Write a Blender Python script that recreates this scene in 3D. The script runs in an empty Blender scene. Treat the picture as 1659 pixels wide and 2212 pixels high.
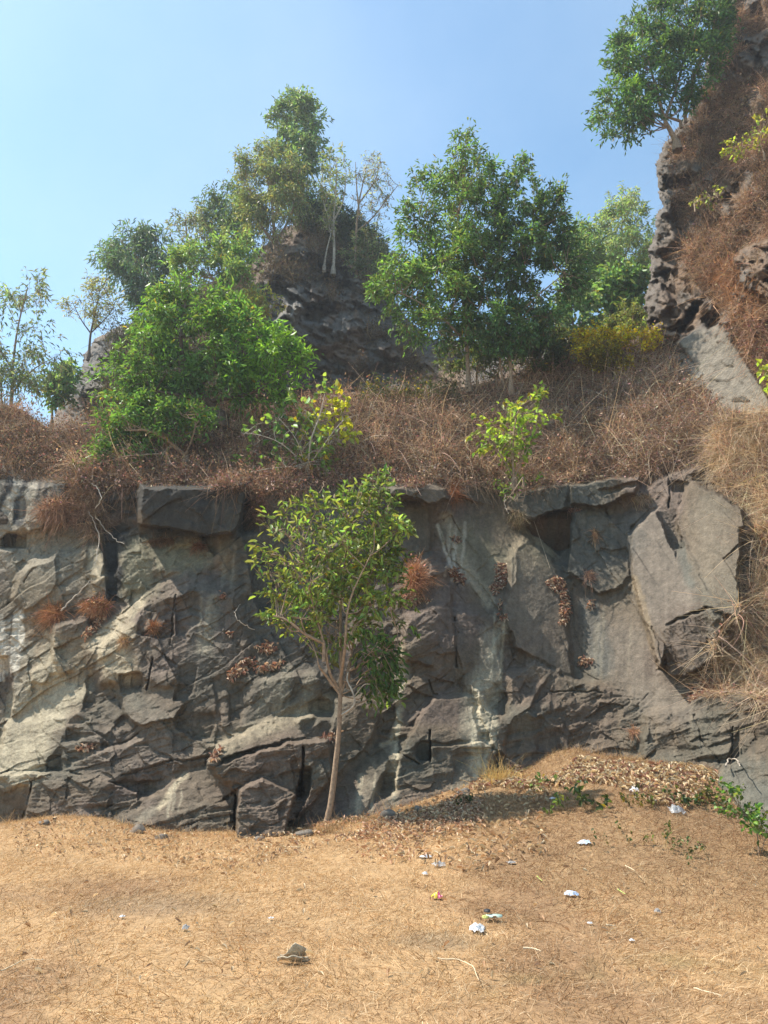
import bpy, math, random
import numpy as np
from mathutils import Vector

# ------------------------------------------------------------------ camera, sky, sun
scene = bpy.context.scene
W_, H_ = 1659.0, 2212.0           # reference frame used for all picture measurements
FOC = 1670.0
PITCH = math.radians(14.0)
CAMZ = 1.6
cam_data = bpy.data.cameras.new("camera")
cam = bpy.data.objects.new("camera", cam_data)
scene.collection.objects.link(cam)
cam.location = (0, 0, CAMZ)
cam.rotation_euler = (math.radians(90) + PITCH, 0, 0)
cam_data.sensor_fit = 'VERTICAL'
cam_data.sensor_height = 24.0
cam_data.lens = 24.0 * FOC / H_
cam_data.clip_end = 2000
cam_data.clip_start = 0.05
scene.camera = cam

SUN = Vector((-0.50, 0.10, 0.80)).normalized()
world = bpy.data.worlds.new("World")
scene.world = world
world.use_nodes = True
wn = world.node_tree
wn.nodes.clear()
sky = wn.nodes.new('ShaderNodeTexSky')
sky.sky_type = 'NISHITA'
sky.sun_disc = False
sky.sun_elevation = math.asin(SUN.z)
sky.sun_rotation = math.atan2(SUN.x, SUN.y)
sky.air_density = 1.0
sky.dust_density = 0.7
sky.ozone_density = 0.5
bg = wn.nodes.new('ShaderNodeBackground')
bg.inputs['Strength'].default_value = 0.125
wo = wn.nodes.new('ShaderNodeOutputWorld')
tint = wn.nodes.new('ShaderNodeMix'); tint.data_type = 'RGBA'; tint.blend_type = 'MULTIPLY'
tint.inputs[0].default_value = 1.0; tint.inputs[7].default_value = (0.83, 1.0, 0.97, 1)
wn.links.new(sky.outputs[0], tint.inputs[6])
# thin high cloud
wtc = wn.nodes.new('ShaderNodeTexCoord'); wno = wn.nodes.new('ShaderNodeTexNoise'); wno.inputs['Scale'].default_value = 2.2; wno.inputs['Detail'].default_value = 5
wmr = wn.nodes.new('ShaderNodeMapRange'); wmr.inputs[1].default_value = .45; wmr.inputs[2].default_value = .75; wmr.inputs[3].default_value = 0; wmr.inputs[4].default_value = .22
wcl = wn.nodes.new('ShaderNodeMix'); wcl.data_type = 'RGBA'; wcl.inputs[7].default_value = (3.6, 4.3, 5.0, 1)
wn.links.new(wtc.outputs['Generated'], wno.inputs['Vector']); wn.links.new(wno.outputs[0], wmr.inputs[0]); wn.links.new(wmr.outputs[0], wcl.inputs[0])
wn.links.new(tint.outputs[2], wcl.inputs[6]); wn.links.new(wcl.outputs[2], bg.inputs[0])
wn.links.new(bg.outputs[0], wo.inputs[0])

sd = bpy.data.lights.new("sun", 'SUN')
sd.energy = 3.9
sd.angle = math.radians(0.6)
sd.color = (1.0, 0.93, 0.82)
so = bpy.data.objects.new("sun", sd)
so.rotation_euler = SUN.to_track_quat('Z', 'Y').to_euler()
scene.collection.objects.link(so)
scene.view_settings.view_transform = 'Standard'
scene.view_settings.look = 'None'
scene.view_settings.exposure = 1.08
scene.view_settings.gamma = 1
scene.cycles.max_bounces = 5
scene.cycles.transparent_max_bounces = 6
scene.cycles.volume_bounces = 0

rng = np.random.default_rng(7)
random.seed(7)
COL = scene.collection

# ------------------------------------------------------------------ helpers
cp, sp = math.cos(PITCH), math.sin(PITCH)


def P(px, py, Y):
    """point seen at reference pixel (px,py) at ground distance Y metres"""
    u = (np.asarray(px, float) - W_ / 2) / FOC
    v = (H_ / 2 - np.asarray(py, float)) / FOC
    dy = cp - v * sp
    dz = sp + v * cp
    Y = np.asarray(Y, float)
    return np.stack(np.broadcast_arrays(u / dy * Y, Y, CAMZ + dz / dy * Y), -1)


def hash2(ix, iy, s):
    h = (ix.astype(np.int64) * 374761393 + iy.astype(np.int64) * 668265263 + s * 982451653) & 0x7fffffff
    h = ((h ^ (h >> 13)) * 1274126177) & 0x7fffffff
    return ((h ^ (h >> 16)) & 0xffffff) / float(0xffffff)


def vnoise(x, y, s=0):
    ix, iy = np.floor(x), np.floor(y)
    fx, fy = x - ix, y - iy
    fx = fx * fx * (3 - 2 * fx); fy = fy * fy * (3 - 2 * fy)
    a = hash2(ix, iy, s); b = hash2(ix + 1, iy, s); c = hash2(ix, iy + 1, s); d = hash2(ix + 1, iy + 1, s)
    return (a + (b - a) * fx + (c - a) * fy + (a - b - c + d) * fx * fy) * 2 - 1


def fbm(x, y, s=0, oct=4, gain=0.5):
    t = 0; a = 1; n = 0
    for k in range(oct):
        t = t + a * vnoise(x * 2 ** k + 17.3 * k, y * 2 ** k - 9.1 * k, s + k); n += a; a *= gain
    return t / n


def facets(x, y, s=0, tilt=1.0, off=0.5):
    """piecewise planar fractured surface: every cell is its own tilted plane"""
    ix, iy = np.floor(x), np.floor(y)
    best = np.full(x.shape, 1e9); val = np.zeros(x.shape)
    for dx in (-1, 0, 1):
        for dy in (-1, 0, 1):
            cx, cy = ix + dx, iy + dy
            qx = cx + hash2(cx, cy, s); qy = cy + hash2(cx, cy, s + 1)
            d = (x - qx) ** 2 + (y - qy) ** 2
            m = d < best
            tx = hash2(cx, cy, s + 2) * 2 - 1; ty = hash2(cx, cy, s + 3) * 2 - 1; o = hash2(cx, cy, s + 4) * 2 - 1
            v = tilt * (tx * (x - qx) + ty * (y - qy)) + off * o
            val = np.where(m, v, val); best = np.where(m, d, best)
    return val


def scallop(x, y, s=0, tilt=1.0, off=0.5, curv=0.6):
    """conchoidal fracture: shallow tilted scoops that meet in sharp ridges"""
    ix, iy = np.floor(x), np.floor(y)
    val = np.full(x.shape, -1e9)
    for dx in (-1, 0, 1):
        for dy in (-1, 0, 1):
            cx, cy = ix + dx, iy + dy
            qx = cx + hash2(cx, cy, s); qy = cy + hash2(cx, cy, s + 1)
            ex, ey = x - qx, y - qy
            tx = hash2(cx, cy, s + 2) * 2 - 1; ty = hash2(cx, cy, s + 3) * 2 - 1; o = hash2(cx, cy, s + 4) * 2 - 1
            v = tilt * (tx * ex + ty * ey) + off * o - curv * (np.abs(ex) + np.abs(ey) + .5 * np.sqrt(ex * ex + ey * ey + 1e-6))
            val = np.maximum(val, v)
    return val


def sdist(px, py, poly):
    """signed distance to polygon, positive inside"""
    poly = np.asarray(poly, float)
    d = np.full(px.shape, 1e18); ins = np.zeros(px.shape, bool)
    n = len(poly)
    for i in range(n):
        ax, ay = poly[i]; bx, by = poly[(i + 1) % n]
        ex, ey = bx - ax, by - ay
        L = ex * ex + ey * ey + 1e-9
        t = np.clip(((px - ax) * ex + (py - ay) * ey) / L, 0, 1)
        d = np.minimum(d, (px - ax - t * ex) ** 2 + (py - ay - t * ey) ** 2)
        c = ((ay > py) != (by > py)) & (px < ex * (py - ay) / (ey if abs(ey) > 1e-9 else 1e-9) + ax)
        ins ^= c
    d = np.sqrt(d)
    return np.where(ins, d, -d)


def pdist(px, py, line):
    line = np.asarray(line, float)
    d = np.full(px.shape, 1e18)
    for i in range(len(line) - 1):
        ax, ay = line[i]; bx, by = line[i + 1]
        ex, ey = bx - ax, by - ay
        t = np.clip(((px - ax) * ex + (py - ay) * ey) / (ex * ex + ey * ey + 1e-9), 0, 1)
        d = np.minimum(d, (px - ax - t * ex) ** 2 + (py - ay - t * ey) ** 2)
    return np.sqrt(d)


def smooth(e0, e1, x):
    t = np.clip((x - e0) / (e1 - e0), 0, 1)
    return t * t * (3 - 2 * t)


def rbf(ctrl):
    c = np.array(ctrl, float); q = c[:, :2] / 100.0; n = len(c)
    def k(r2):
        return 0.5 * r2 * np.log(r2 + 1e-9)
    A = np.zeros((n + 3, n + 3)); r2 = ((q[:, None] - q[None]) ** 2).sum(-1)
    A[:n, :n] = k(r2) + np.eye(n) * 0.05
    A[:n, n] = 1; A[:n, n + 1:] = q; A[n, :n] = 1; A[n + 1:, :n] = q.T
    b = np.zeros(n + 3); b[:n] = c[:, 2]
    w = np.linalg.solve(A, b)
    def f(x, y):
        x = np.asarray(x, float) / 100; y = np.asarray(y, float) / 100
        r = w[n] + w[n + 1] * x + w[n + 2] * y
        for i in range(n):
            r = r + w[i] * k((x - q[i, 0]) ** 2 + (y - q[i, 1]) ** 2)
        return r
    return f


def fast_mesh(name, V, F, mat, col=None, smooth_=False, parent=None, matid=None):
    V = np.ascontiguousarray(V, dtype=np.float32); F = np.ascontiguousarray(F, dtype=np.int32)
    me = bpy.data.meshes.new(name)
    nf, k = F.shape
    me.vertices.add(len(V)); me.vertices.foreach_set('co', V.ravel())
    me.loops.add(nf * k); me.loops.foreach_set('vertex_index', F.ravel())
    me.polygons.add(nf); me.polygons.foreach_set('loop_start', np.arange(0, nf * k, k, dtype=np.int32))
    if smooth_:
        me.polygons.foreach_set('use_smooth', np.ones(nf, bool))
    me.update(calc_edges=True)
    if col is not None:
        a = me.color_attributes.new('Col', 'FLOAT_COLOR', 'POINT')
        c = np.ones((len(V), 4), np.float32); c[:, :3] = col
        a.data.foreach_set('color', c.ravel())
    me.materials.append(mat)
    o = bpy.data.objects.new(name, me); COL.objects.link(o)
    if parent is not None:
        o.parent = parent
        o.matrix_parent_inverse = parent.matrix_basis.inverted()
    return o


def tag(o, label=None, cat=None, group=None, kind=None):
    if label: o['label'] = label
    if cat: o['category'] = cat
    if group: o['group'] = group
    if kind: o['kind'] = kind
    return o


def empty(name, loc, label, cat, group=None):
    o = bpy.data.objects.new(name, None); COL.objects.link(o); o.location = loc
    o.empty_display_size = 0.2
    return tag(o, label, cat, group)


# ------------------------------------------------------------------ materials
def new_mat(name):
    m = bpy.data.materials.new(name); m.use_nodes = True
    nt = m.node_tree; nt.nodes.clear()
    out = nt.nodes.new('ShaderNodeOutputMaterial')
    return m, nt, out


def N(nt, t, **kw):
    n = nt.nodes.new(t)
    for k, v in kw.items():
        setattr(n, k, v)
    return n


def leaf_material(name, trans=0.45, rough=0.45, spec=0.35, tgain=(1.25, 1.2, 0.5)):
    m, nt, out = new_mat(name)
    at = N(nt, 'ShaderNodeAttribute', attribute_name='Col')
    pr = N(nt, 'ShaderNodeBsdfPrincipled')
    pr.inputs['Roughness'].default_value = rough
    pr.inputs['Specular IOR Level'].default_value = spec
    tr = N(nt, 'ShaderNodeBsdfTranslucent')
    mul = N(nt, 'ShaderNodeMix', data_type='RGBA', blend_type='MULTIPLY')
    mul.inputs[0].default_value = 1
    mul.inputs[7].default_value = (*tgain, 1)
    mx = N(nt, 'ShaderNodeMixShader'); mx.inputs[0].default_value = trans
    L = nt.links.new
    L(at.outputs[0], pr.inputs['Base Color']); L(at.outputs[0], mul.inputs[6]); L(mul.outputs[2], tr.inputs[0])
    L(pr.outputs[0], mx.inputs[1]); L(tr.outputs[0], mx.inputs[2]); L(mx.outputs[0], out.inputs[0])
    return m


def rock_material(name, scale=1.0, bump=0.5):
    m, nt, out = new_mat(name); L = nt.links.new
    at = N(nt, 'ShaderNodeAttribute', attribute_name='Col')
    tc = N(nt, 'ShaderNodeTexCoord')
    n1 = N(nt, 'ShaderNodeTexNoise'); n1.inputs['Scale'].default_value = 9 * scale; n1.inputs['Detail'].default_value = 8; n1.inputs['Roughness'].default_value = 0.65
    n2 = N(nt, 'ShaderNodeTexNoise'); n2.inputs['Scale'].default_value = 45 * scale; n2.inputs['Detail'].default_value = 4
    vo = N(nt, 'ShaderNodeTexVoronoi', feature='DISTANCE_TO_EDGE'); vo.inputs['Scale'].default_value = 5 * scale
    for n in (n1, n2, vo):
        L(tc.outputs['Object'], n.inputs['Vector'])
    r = N(nt, 'ShaderNodeMapRange'); r.inputs[1].default_value = 0.3; r.inputs[2].default_value = 0.72
    r.inputs[3].default_value = 0.72; r.inputs[4].default_value = 1.28
    L(n1.outputs[0], r.inputs[0])
    r2 = N(nt, 'ShaderNodeMapRange'); r2.inputs[1].default_value = 0.35; r2.inputs[2].default_value = 0.65
    r2.inputs[3].default_value = 0.86; r2.inputs[4].default_value = 1.14
    L(n2.outputs[0], r2.inputs[0])
    mu = N(nt, 'ShaderNodeMath', operation='MULTIPLY'); L(r.outputs[0], mu.inputs[0]); L(r2.outputs[0], mu.inputs[1])
    vm = N(nt, 'ShaderNodeVectorMath', operation='SCALE'); L(at.outputs[0], vm.inputs[0]); L(mu.outputs[0], vm.inputs['Scale'])
    pr = N(nt, 'ShaderNodeBsdfPrincipled'); pr.inputs['Roughness'].default_value = 0.82
    pr.inputs['Specular IOR Level'].default_value = 0.25
    L(vm.outputs[0], pr.inputs['Base Color'])
    add = N(nt, 'ShaderNodeMath', operation='MULTIPLY_ADD'); add.inputs[1].default_value = 0.35
    L(n2.outputs[0], add.inputs[0]); L(n1.outputs[0], add.inputs[2])
    bp = N(nt, 'ShaderNodeBump'); bp.inputs['Strength'].default_value = bump; bp.inputs['Distance'].default_value = 0.06 / scale
    L(add.outputs[0], bp.inputs['Height']); L(bp.outputs[0], pr.inputs['Normal'])
    L(pr.outputs[0], out.inputs[0])
    return m


def plain_material(name, color, rough=0.8, spec=0.3, noise=8.0, var=0.35, bump=0.3, trans=0.0):
    m, nt, out = new_mat(name); L = nt.links.new
    tc = N(nt, 'ShaderNodeTexCoord')
    n1 = N(nt, 'ShaderNodeTexNoise'); n1.inputs['Scale'].default_value = noise; n1.inputs['Detail'].default_value = 6
    L(tc.outputs['Object'], n1.inputs['Vector'])
    r = N(nt, 'ShaderNodeMapRange'); r.inputs[1].default_value = 0.3; r.inputs[2].default_value = 0.7
    r.inputs[3].default_value = 1 - var; r.inputs[4].default_value = 1 + var
    L(n1.outputs[0], r.inputs[0])
    vm = N(nt, 'ShaderNodeVectorMath', operation='SCALE'); vm.inputs[0].default_value = color; L(r.outputs[0], vm.inputs['Scale'])
    pr = N(nt, 'ShaderNodeBsdfPrincipled'); pr.inputs['Roughness'].default_value = rough; pr.inputs['Specular IOR Level'].default_value = spec
    L(vm.outputs[0], pr.inputs['Base Color'])
    bp = N(nt, 'ShaderNodeBump'); bp.inputs['Strength'].default_value = bump; bp.inputs['Distance'].default_value = 0.02
    L(n1.outputs[0], bp.inputs['Height']); L(bp.outputs[0], pr.inputs['Normal'])
    if trans:
        tr = N(nt, 'ShaderNodeBsdfTransparent'); mx = N(nt, 'ShaderNodeMixShader'); mx.inputs[0].default_value = trans
        L(pr.outputs[0], mx.inputs[1]); L(tr.outputs[0], mx.inputs[2]); L(mx.outputs[0], out.inputs[0])
    else:
        L(pr.outputs[0], out.inputs[0])
    return m


M_LEAF = leaf_material('green_leaf')
M_LEAFBIG = leaf_material('broad_leaf', trans=0.5, rough=0.4)
M_DRY = leaf_material('dry_stem', trans=0.25, rough=0.8, spec=0.15, tgain=(1.1, 1.0, 0.8))
M_STRAW = leaf_material('straw', trans=0.3, rough=0.75, spec=0.2, tgain=(1.1, 1.0, 0.8))
M_ROCK = rock_material('quarry_rock', 1.0, 0.55)
M_ROCKFAR = rock_material('hill_rock', 0.5, 0.7)
M_BARK = plain_material('grey_brown_bark', (0.30, 0.21, 0.14), 0.85, noise=22)
M_BARKPALE = plain_material('pale_bark', (0.42, 0.36, 0.29), 0.85, noise=12)
M_BARKDARK = plain_material('dark_bark', (0.13, 0.09, 0.065), 0.85, noise=12)

# ------------------------------------------------------------------ sheets
SURF = {}


class Sheet:
    def __init__(s, x0, x1, y0, y1, step):
        s.x = np.arange(x0, x1 + step, step); s.y = np.arange(y0, y1 + step, step); s.step = step
        s.PX, s.PY = np.meshgrid(s.x, s.y)
        s.D = None

    def at(s, px, py):
        i = np.clip((np.asarray(px) - s.x[0]) / s.step, 0, len(s.x) - 1.001)
        j = np.clip((np.asarray(py) - s.y[0]) / s.step, 0, len(s.y) - 1.001)
        i0 = i.astype(int); j0 = j.astype(int)
        return s.D[j0, i0]

    def build(s, name, mat, color, mask=None, skirt=None):
        h, w = s.D.shape
        V = P(s.PX, s.PY, s.D).reshape(-1, 3)
        idx = np.arange(h * w).reshape(h, w)
        F = np.stack([idx[1:, :-1], idx[1:, 1:], idx[:-1, 1:], idx[:-1, :-1]], -1)
        C = color.reshape(-1, 3)
        if mask is not None:
            fm = mask[1:, :-1] & mask[1:, 1:] & mask[:-1, 1:] & mask[:-1, :-1]
            F = F[fm]
        else:
            F = F.reshape(-1, 4)
        if skirt:
            # close the rim backwards so that the mass has depth from other positions
            E = np.concatenate([F[:, [0, 1]], F[:, [1, 2]], F[:, [2, 3]], F[:, [3, 0]]])
            key = np.sort(E, 1); key = key[:, 0].astype(np.int64) * (h * w) + key[:, 1]
            u, first, cnt = np.unique(key, return_index=True, return_counts=True)
            B = E[first[cnt == 1]]
            rim = np.unique(B); remap = -np.ones(h * w, int)
            nb = len(V); Vb = V[rim] + np.array(skirt)
            remap[rim] = nb + np.arange(len(rim))
            V = np.concatenate([V, Vb]); C = np.concatenate([C, C[rim]])
            F = np.concatenate([F, np.stack([B[:, 1], B[:, 0], remap[B[:, 0]], remap[B[:, 1]]], -1)])
        used = np.unique(F); rm = np.zeros(len(V), int); rm[used] = np.arange(len(used))
        return fast_mesh(name, V[used], rm[F], mat, C[used])


def lerp(c, k, m):
    return c * (1 - m[..., None]) + np.asarray(k) * m[..., None]

# ---------------------------------------------------------------- lower quarry wall
wall_ctrl = [(-250, 1800, 13.4), (0, 1780, 12.6), (350, 1800, 12.0), (700, 1790, 11.8), (1000, 1700, 12.5), (1230, 1620, 13.3),
             (1450, 1650, 12.3), (1560, 1700, 11.5), (1659, 1800, 10.4), (1850, 1850, 9.2),
             (-250, 1400, 14.4), (0, 1400, 13.8), (400, 1400, 13.2), (700, 1400, 13.2), (1000, 1400, 13.9), (1230, 1400, 14.4), (1450, 1400, 13.5),
             (1659, 1400, 12.2), (1850, 1400, 11.0),
             (-250, 1040, 15.2), (0, 1040, 14.9), (300, 1040, 15.0), (530, 1040, 15.0), (800, 1040, 15.3), (1000, 1040, 16.0), (1230, 1040, 16.2),
             (1450, 1040, 15.3), (1600, 1000, 14.2), (1850, 1000, 12.4)]
wall_base = rbf(wall_ctrl)
wall = Sheet(-180, 1810, 985, 1880, 1.7)
PX, PY = wall.PX, wall.PY
print('wall verts', PX.size)
# irregular outlines: warp the coordinates the blocks are drawn in
WX = PX + 12 * fbm(PX / 70, PY / 70, 3, 5, 0.62) ; WY = PY + 12 * fbm(PX / 70, PY / 70, 13, 5, 0.62)
WX = WX + 2.5 * fbm(PX / 11, PY / 11, 23, 3); WY = WY + 2.5 * fbm(PX / 11, PY / 11, 27, 3)
D = wall_base(PX, PY)
B0 = D.copy()
rough_mask = np.ones_like(D)
# (outline, offset m [negative = towards the viewer], gx, gy [m per 100 px], edge width px, roughness)
OPS = [
    # left part, upper
    ([(0, 1030), (150, 1045), (140, 1120), (60, 1150), (0, 1150), (-180, 1150), (-180, 1030)], -0.25, -0.05, 0.10, 8, .5),
    ([(28, 1074), (60, 1080), (52, 1125), (30, 1128)], -0.12, 0.25, 0.30, 3, .4),
    ([(40, 1122), (95, 1116), (90, 1138), (60, 1150), (42, 1140)], -0.42, -.1, -.2, 3, .5),
    ([(2, 1165), (20, 1148), (55, 1158), (58, 1182), (38, 1190), (0, 1182)], 0.45, 0, .2, 3, .3),
    ([(-180, 1190), (30, 1185), (40, 1230), (20, 1290), (15, 1400), (-180, 1400)], -0.08, 0.0, 0.05, 8, .6),
    ([(20, 1290), (26, 1245), (70, 1205), (132, 1190), (130, 1250), (112, 1290), (85, 1312), (55, 1322), (38, 1305)], -0.38, -0.02, 0.16, 11, .25),
    ([(135, 1200), (190, 1170), (195, 1230), (180, 1300), (150, 1330), (118, 1310)], -0.22, -0.08, 0.2, 6, .7),
    ([(188, 1175), (212, 1170), (228, 1215), (222, 1250), (190, 1240), (182, 1215)], -0.35, -0.25, -.1, 4, .7),
    ([(205, 1150), (258, 1150), (250, 1190), (262, 1255), (246, 1302), (234, 1262), (224, 1210)], 0.4, 0.1, .1, 4, .5),
    ([(170, 1260), (235, 1235), (240, 1290), (215, 1320), (165, 1320)], -0.32, -0.1, 0.22, 5, .6),
    ([(255, 1200), (300, 1180), (340, 1215), (330, 1262), (272, 1282), (250, 1240)], -0.25, 0.15, 0.15, 5, .7),
    ([(330, 1190), (425, 1175), (430, 1215), (380, 1238), (340, 1240)], -0.05, 0.1, -0.25, 5, .5),
    ([(60, 1330), (150, 1340), (170, 1400), (160, 1450), (60, 1460), (20, 1400)], -0.12, -0.12, -0.05, 8, .8),
    ([(60, 1440), (110, 1430), (100, 1480), (62, 1470)], -0.3, -.05, .1, 6, .6),
    ([(115, 1350), (200, 1330), (205, 1440), (165, 1452), (115, 1440)], -0.3, 0.12, 0.16, 6, .8),
    ([(-180, 1400), (15, 1420), (30, 1480), (28, 1560), (0, 1640), (-180, 1660)], 0.35, 0.15, 0.1, 4, .6),
    # big pale sloping slab
    ([(0, 1652), (3, 1610), (18, 1550), (60, 1500), (105, 1465), (190, 1440), (192, 1500), (182, 1532), (150, 1572), (132, 1612), (100, 1652), (40, 1672)], -0.05, -0.22, -0.22, 6, .35),
    # dome block with lit upper-left bevel
    ([(188, 1405), (250, 1350), (330, 1275), (398, 1240), (480, 1248), (528, 1275), (545, 1400), (540, 1560), (470, 1600), (420, 1590), (300, 1510), (215, 1480)], -0.42, 0.10, 0.10, 24, .8),
    ([(215, 1395), (290, 1370), (300, 1410), (292, 1455), (255, 1455), (218, 1440)], -0.62, -0.1, 0.15, 8, .7),
    ([(248, 1458), (300, 1452), (318, 1470), (300, 1500), (262, 1500)], 0.02, 0.25, 0.35, 4, .5),
    ([(300, 1310), (375, 1295), (372, 1370), (350, 1380), (300, 1372)], -0.52, 0.16, 0.2, 4, .9),
    ([(375, 1300), (420, 1270), (440, 1330), (400, 1370), (376, 1372)], -0.40, -0.1, 0.0, 4, .8),
    # overhanging dark block under the brush
    ([(300, 1046), (532, 1042), (528, 1130), (505, 1152), (440, 1158), (380, 1146), (302, 1136), (296, 1110)], -1.05, 0.03, 0.42, 5, .35),
    ([(140, 1090), (215, 1080), (300, 1080), (296, 1140), (250, 1160), (215, 1150)], 0.25, 0.05, .35, 6, .5),
    ([(535, 1060), (600, 1040), (680, 1045), (700, 1100), (640, 1140), (560, 1140)], -0.3, 0.2, 0.3, 7, .4),
    ([(470, 1160), (520, 1145), (560, 1180), (552, 1270), (500, 1255), (462, 1240)], -0.28, -.25, 0.3, 7, .6),
    ([(520, 1150), (610, 1150), (640, 1300), (560, 1330), (545, 1250)], 0.28, 0.2, .35, 6, .5),
    # middle low cliffs
    ([(250, 1500), (330, 1478), (385, 1480), (400, 1520), (380, 1560), (300, 1572), (262, 1548)], -0.45, -0.12, -0.35, 6, .35),
    ([(150, 1562), (182, 1532), (255, 1512), (262, 1548), (230, 1590), (165, 1580)], -0.22, 0, -0.15, 4, .7),
    ([(140, 1565), (182, 1530), (200, 1536), (192, 1560), (160, 1572)], 0.0, 0.3, 0.2, 3, .3),
    ([(130, 1600), (212, 1592), (228, 1612), (150, 1640), (132, 1640)], -0.5, -0.05, -0.1, 4, .6),
    ([(140, 1622), (226, 1604), (234, 1612), (150, 1640)], -0.02, 0.1, 0.2, 3, .3),
    ([(228, 1600), (300, 1575), (312, 1582), (245, 1612)], -0.02, 0.1, 0.2, 3, .3),
    ([(130, 1665), (160, 1640), (300, 1590), (345, 1560), (400, 1580), (452, 1610), (440, 1650), (330, 1690), (240, 1695)], -0.42, 0.02, -0.02, 6, .9),
    ([(290, 1665), (355, 1645), (360, 1660), (300, 1680)], -0.15, 0.1, .3, 3, .5),
    ([(410, 1540), (450, 1520), (470, 1560), (452, 1600), (418, 1590)], 0.05, 0.2, 0.25, 4, .5),
    ([(375, 1440), (425, 1425), (410, 1500), (378, 1520)], -0.15, 0.25, 0.2, 5, .6),
    ([(400, 1500), (462, 1478), (470, 1540), (405, 1550)], -0.25, -0.1, 0.15, 5, .6),
    ([(493, 1470), (532, 1478), (520, 1560), (494, 1560)], 0.12, 0.35, 0.2, 4, .4),
    ([(532, 1470), (600, 1455), (690, 1450), (700, 1510), (640, 1530), (560, 1570), (525, 1560)], -0.15, 0.05, 0.20, 8, .6),
    ([(-180, 1664), (0, 1662), (80, 1668), (150, 1664), (240, 1690), (300, 1710), (300, 1800), (-180, 1800)], -0.55, -0.05, 0.10, 7, 1.0),
    ([(-180, 1715), (0, 1712), (50, 1692), (62, 1700), (52, 1770), (38, 1790), (-180, 1790)], -0.15, 0.1, 0.35, 4, .4),
    ([(70, 1690), (90, 1690), (80, 1740), (66, 1770), (62, 1720)], -0.5, 0.4, 0.2, 3, .5),
    ([(220, 1790), (300, 1725), (400, 1655), (440, 1655), (520, 1700), (480, 1740), (340, 1790)], -0.62, -0.05, -0.30, 10, .3),
    ([(330, 1780), (420, 1752), (500, 1722), (515, 1705), (512, 1810), (330, 1810)], -0.80, 0.02, 0.15, 6, .9),
    # diagonal slab with lit top
    ([(438, 1655), (470, 1612), (540, 1575), (640, 1532), (708, 1510), (735, 1545), (700, 1590), (560, 1612), (480, 1645), (455, 1668)], -0.72, 0.10, -0.95, 5, .25),
    ([(440, 1662), (560, 1614), (690, 1592), (735, 1600), (720, 1700), (640, 1770), (560, 1800), (505, 1715)], -0.95, 0.10, 0.25, 6, 1.0),
    ([(640, 1560), (680, 1545), (712, 1560), (715, 1590), (660, 1592)], -0.62, 0.3, 0.35, 4, .5),
    ([(628, 1748), (652, 1655), (672, 1662), (664, 1715), (642, 1768)], -0.3, 0.25, 0.2, 3, .7),
    ([(514, 1706), (548, 1690), (570, 1678), (600, 1692), (640, 1713), (630, 1745), (618, 1830), (512, 1830)], -1.32, 0.10, 0.12, 5, .9),
    ([(640, 1790), (700, 1702), (780, 1625), (830, 1600), (850, 1640), (800, 1740), (740, 1800)], -0.55, -0.1, -0.30, 8, .35),
    # right of the young tree
    ([(730, 1512), (790, 1500), (830, 1540), (790, 1620), (720, 1690), (705, 1600)], -0.65, 0.1, 0.0, 6, .6),
    ([(775, 1330), (845, 1350), (850, 1500), (790, 1500), (745, 1440)], -0.1, 0.1, 0.2, 8, .8),
    ([(850, 1090), (928, 1085), (935, 1190), (890, 1200), (845, 1180)], -0.45, 0.1, 0.3, 7, .3),
    ([(740, 1100), (850, 1090), (850, 1180), (760, 1240)], -0.2, 0.1, 0.3, 8, .5),
    ([(868, 1240), (930, 1190), (965, 1220), (960, 1250), (905, 1290), (870, 1290)], -0.55, -0.1, 0.05, 6, .6),
    ([(895, 1270), (958, 1232), (975, 1260), (978, 1300), (950, 1320), (890, 1310)], -0.35, -0.15, -.1, 5, .5),
    ([(880, 1320), (960, 1300), (988, 1330), (985, 1440), (955, 1458), (930, 1445), (880, 1430), (860, 1380)], -0.60, 0.05, 0.12, 7, .9),
    ([(930, 1420), (988, 1410), (985, 1446), (955, 1460), (932, 1448)], -0.35, 0.2, .4, 4, .4),
    ([(975, 1290), (1003, 1300), (998, 1345), (975, 1345)], 0.15, 0.1, .1, 3, .4),
    # gully slab and ridge
    ([(940, 1125), (1000, 1060), (1080, 1080), (1130, 1160), (1095, 1200), (1095, 1300), (1075, 1330), (1010, 1240)], 0.05, -0.22, 0.0, 10, .25),
    ([(985, 1300), (1075, 1330), (1090, 1460), (1060, 1500), (1000, 1500), (985, 1400)], -0.32, 0.0, 0.06, 12, .7),
    ([(1095, 1200), (1130, 1150), (1200, 1215), (1222, 1260), (1235, 1350), (1250, 1470), (1110, 1400), (1085, 1330)], -0.45, 0.22, 0.0, 8, .16),
    ([(1222, 1230), (1300, 1290), (1345, 1260), (1370, 1240), (1400, 1330), (1420, 1450), (1520, 1440), (1560, 1400), (1540, 1500), (1440, 1560), (1380, 1560), (1350, 1500), (1240, 1480), (1228, 1350)], -0.16, -0.16, 0.02, 8, .12),
    ([(1150, 1120), (1232, 1150), (1232, 1230), (1195, 1215), (1130, 1150)], 0.25, 0.1, 0.1, 6, .3),
    ([(1092, 1460), (1150, 1420), (1250, 1470), (1370, 1510), (1390, 1580), (1350, 1650), (1080, 1680), (1085, 1560)], -0.42, 0.05, 0.14, 8, 1.0),
    ([(1100, 1428), (1125, 1415), (1135, 1430), (1118, 1446), (1102, 1445)], 0.15, 0, 0, 3, .3),
    ([(1128, 1470), (1160, 1452), (1165, 1470), (1142, 1490)], -0.1, 0, 0, 3, .3),
    ([(1088, 1562), (1150, 1490), (1185, 1440), (1192, 1450), (1150, 1520), (1098, 1572)], -0.65, -.35, -.3, 3, .2),
    ([(1135, 1540), (1172, 1475), (1180, 1500), (1172, 1535), (1150, 1552)], -0.62, .2, .25, 3, .4),
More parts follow.
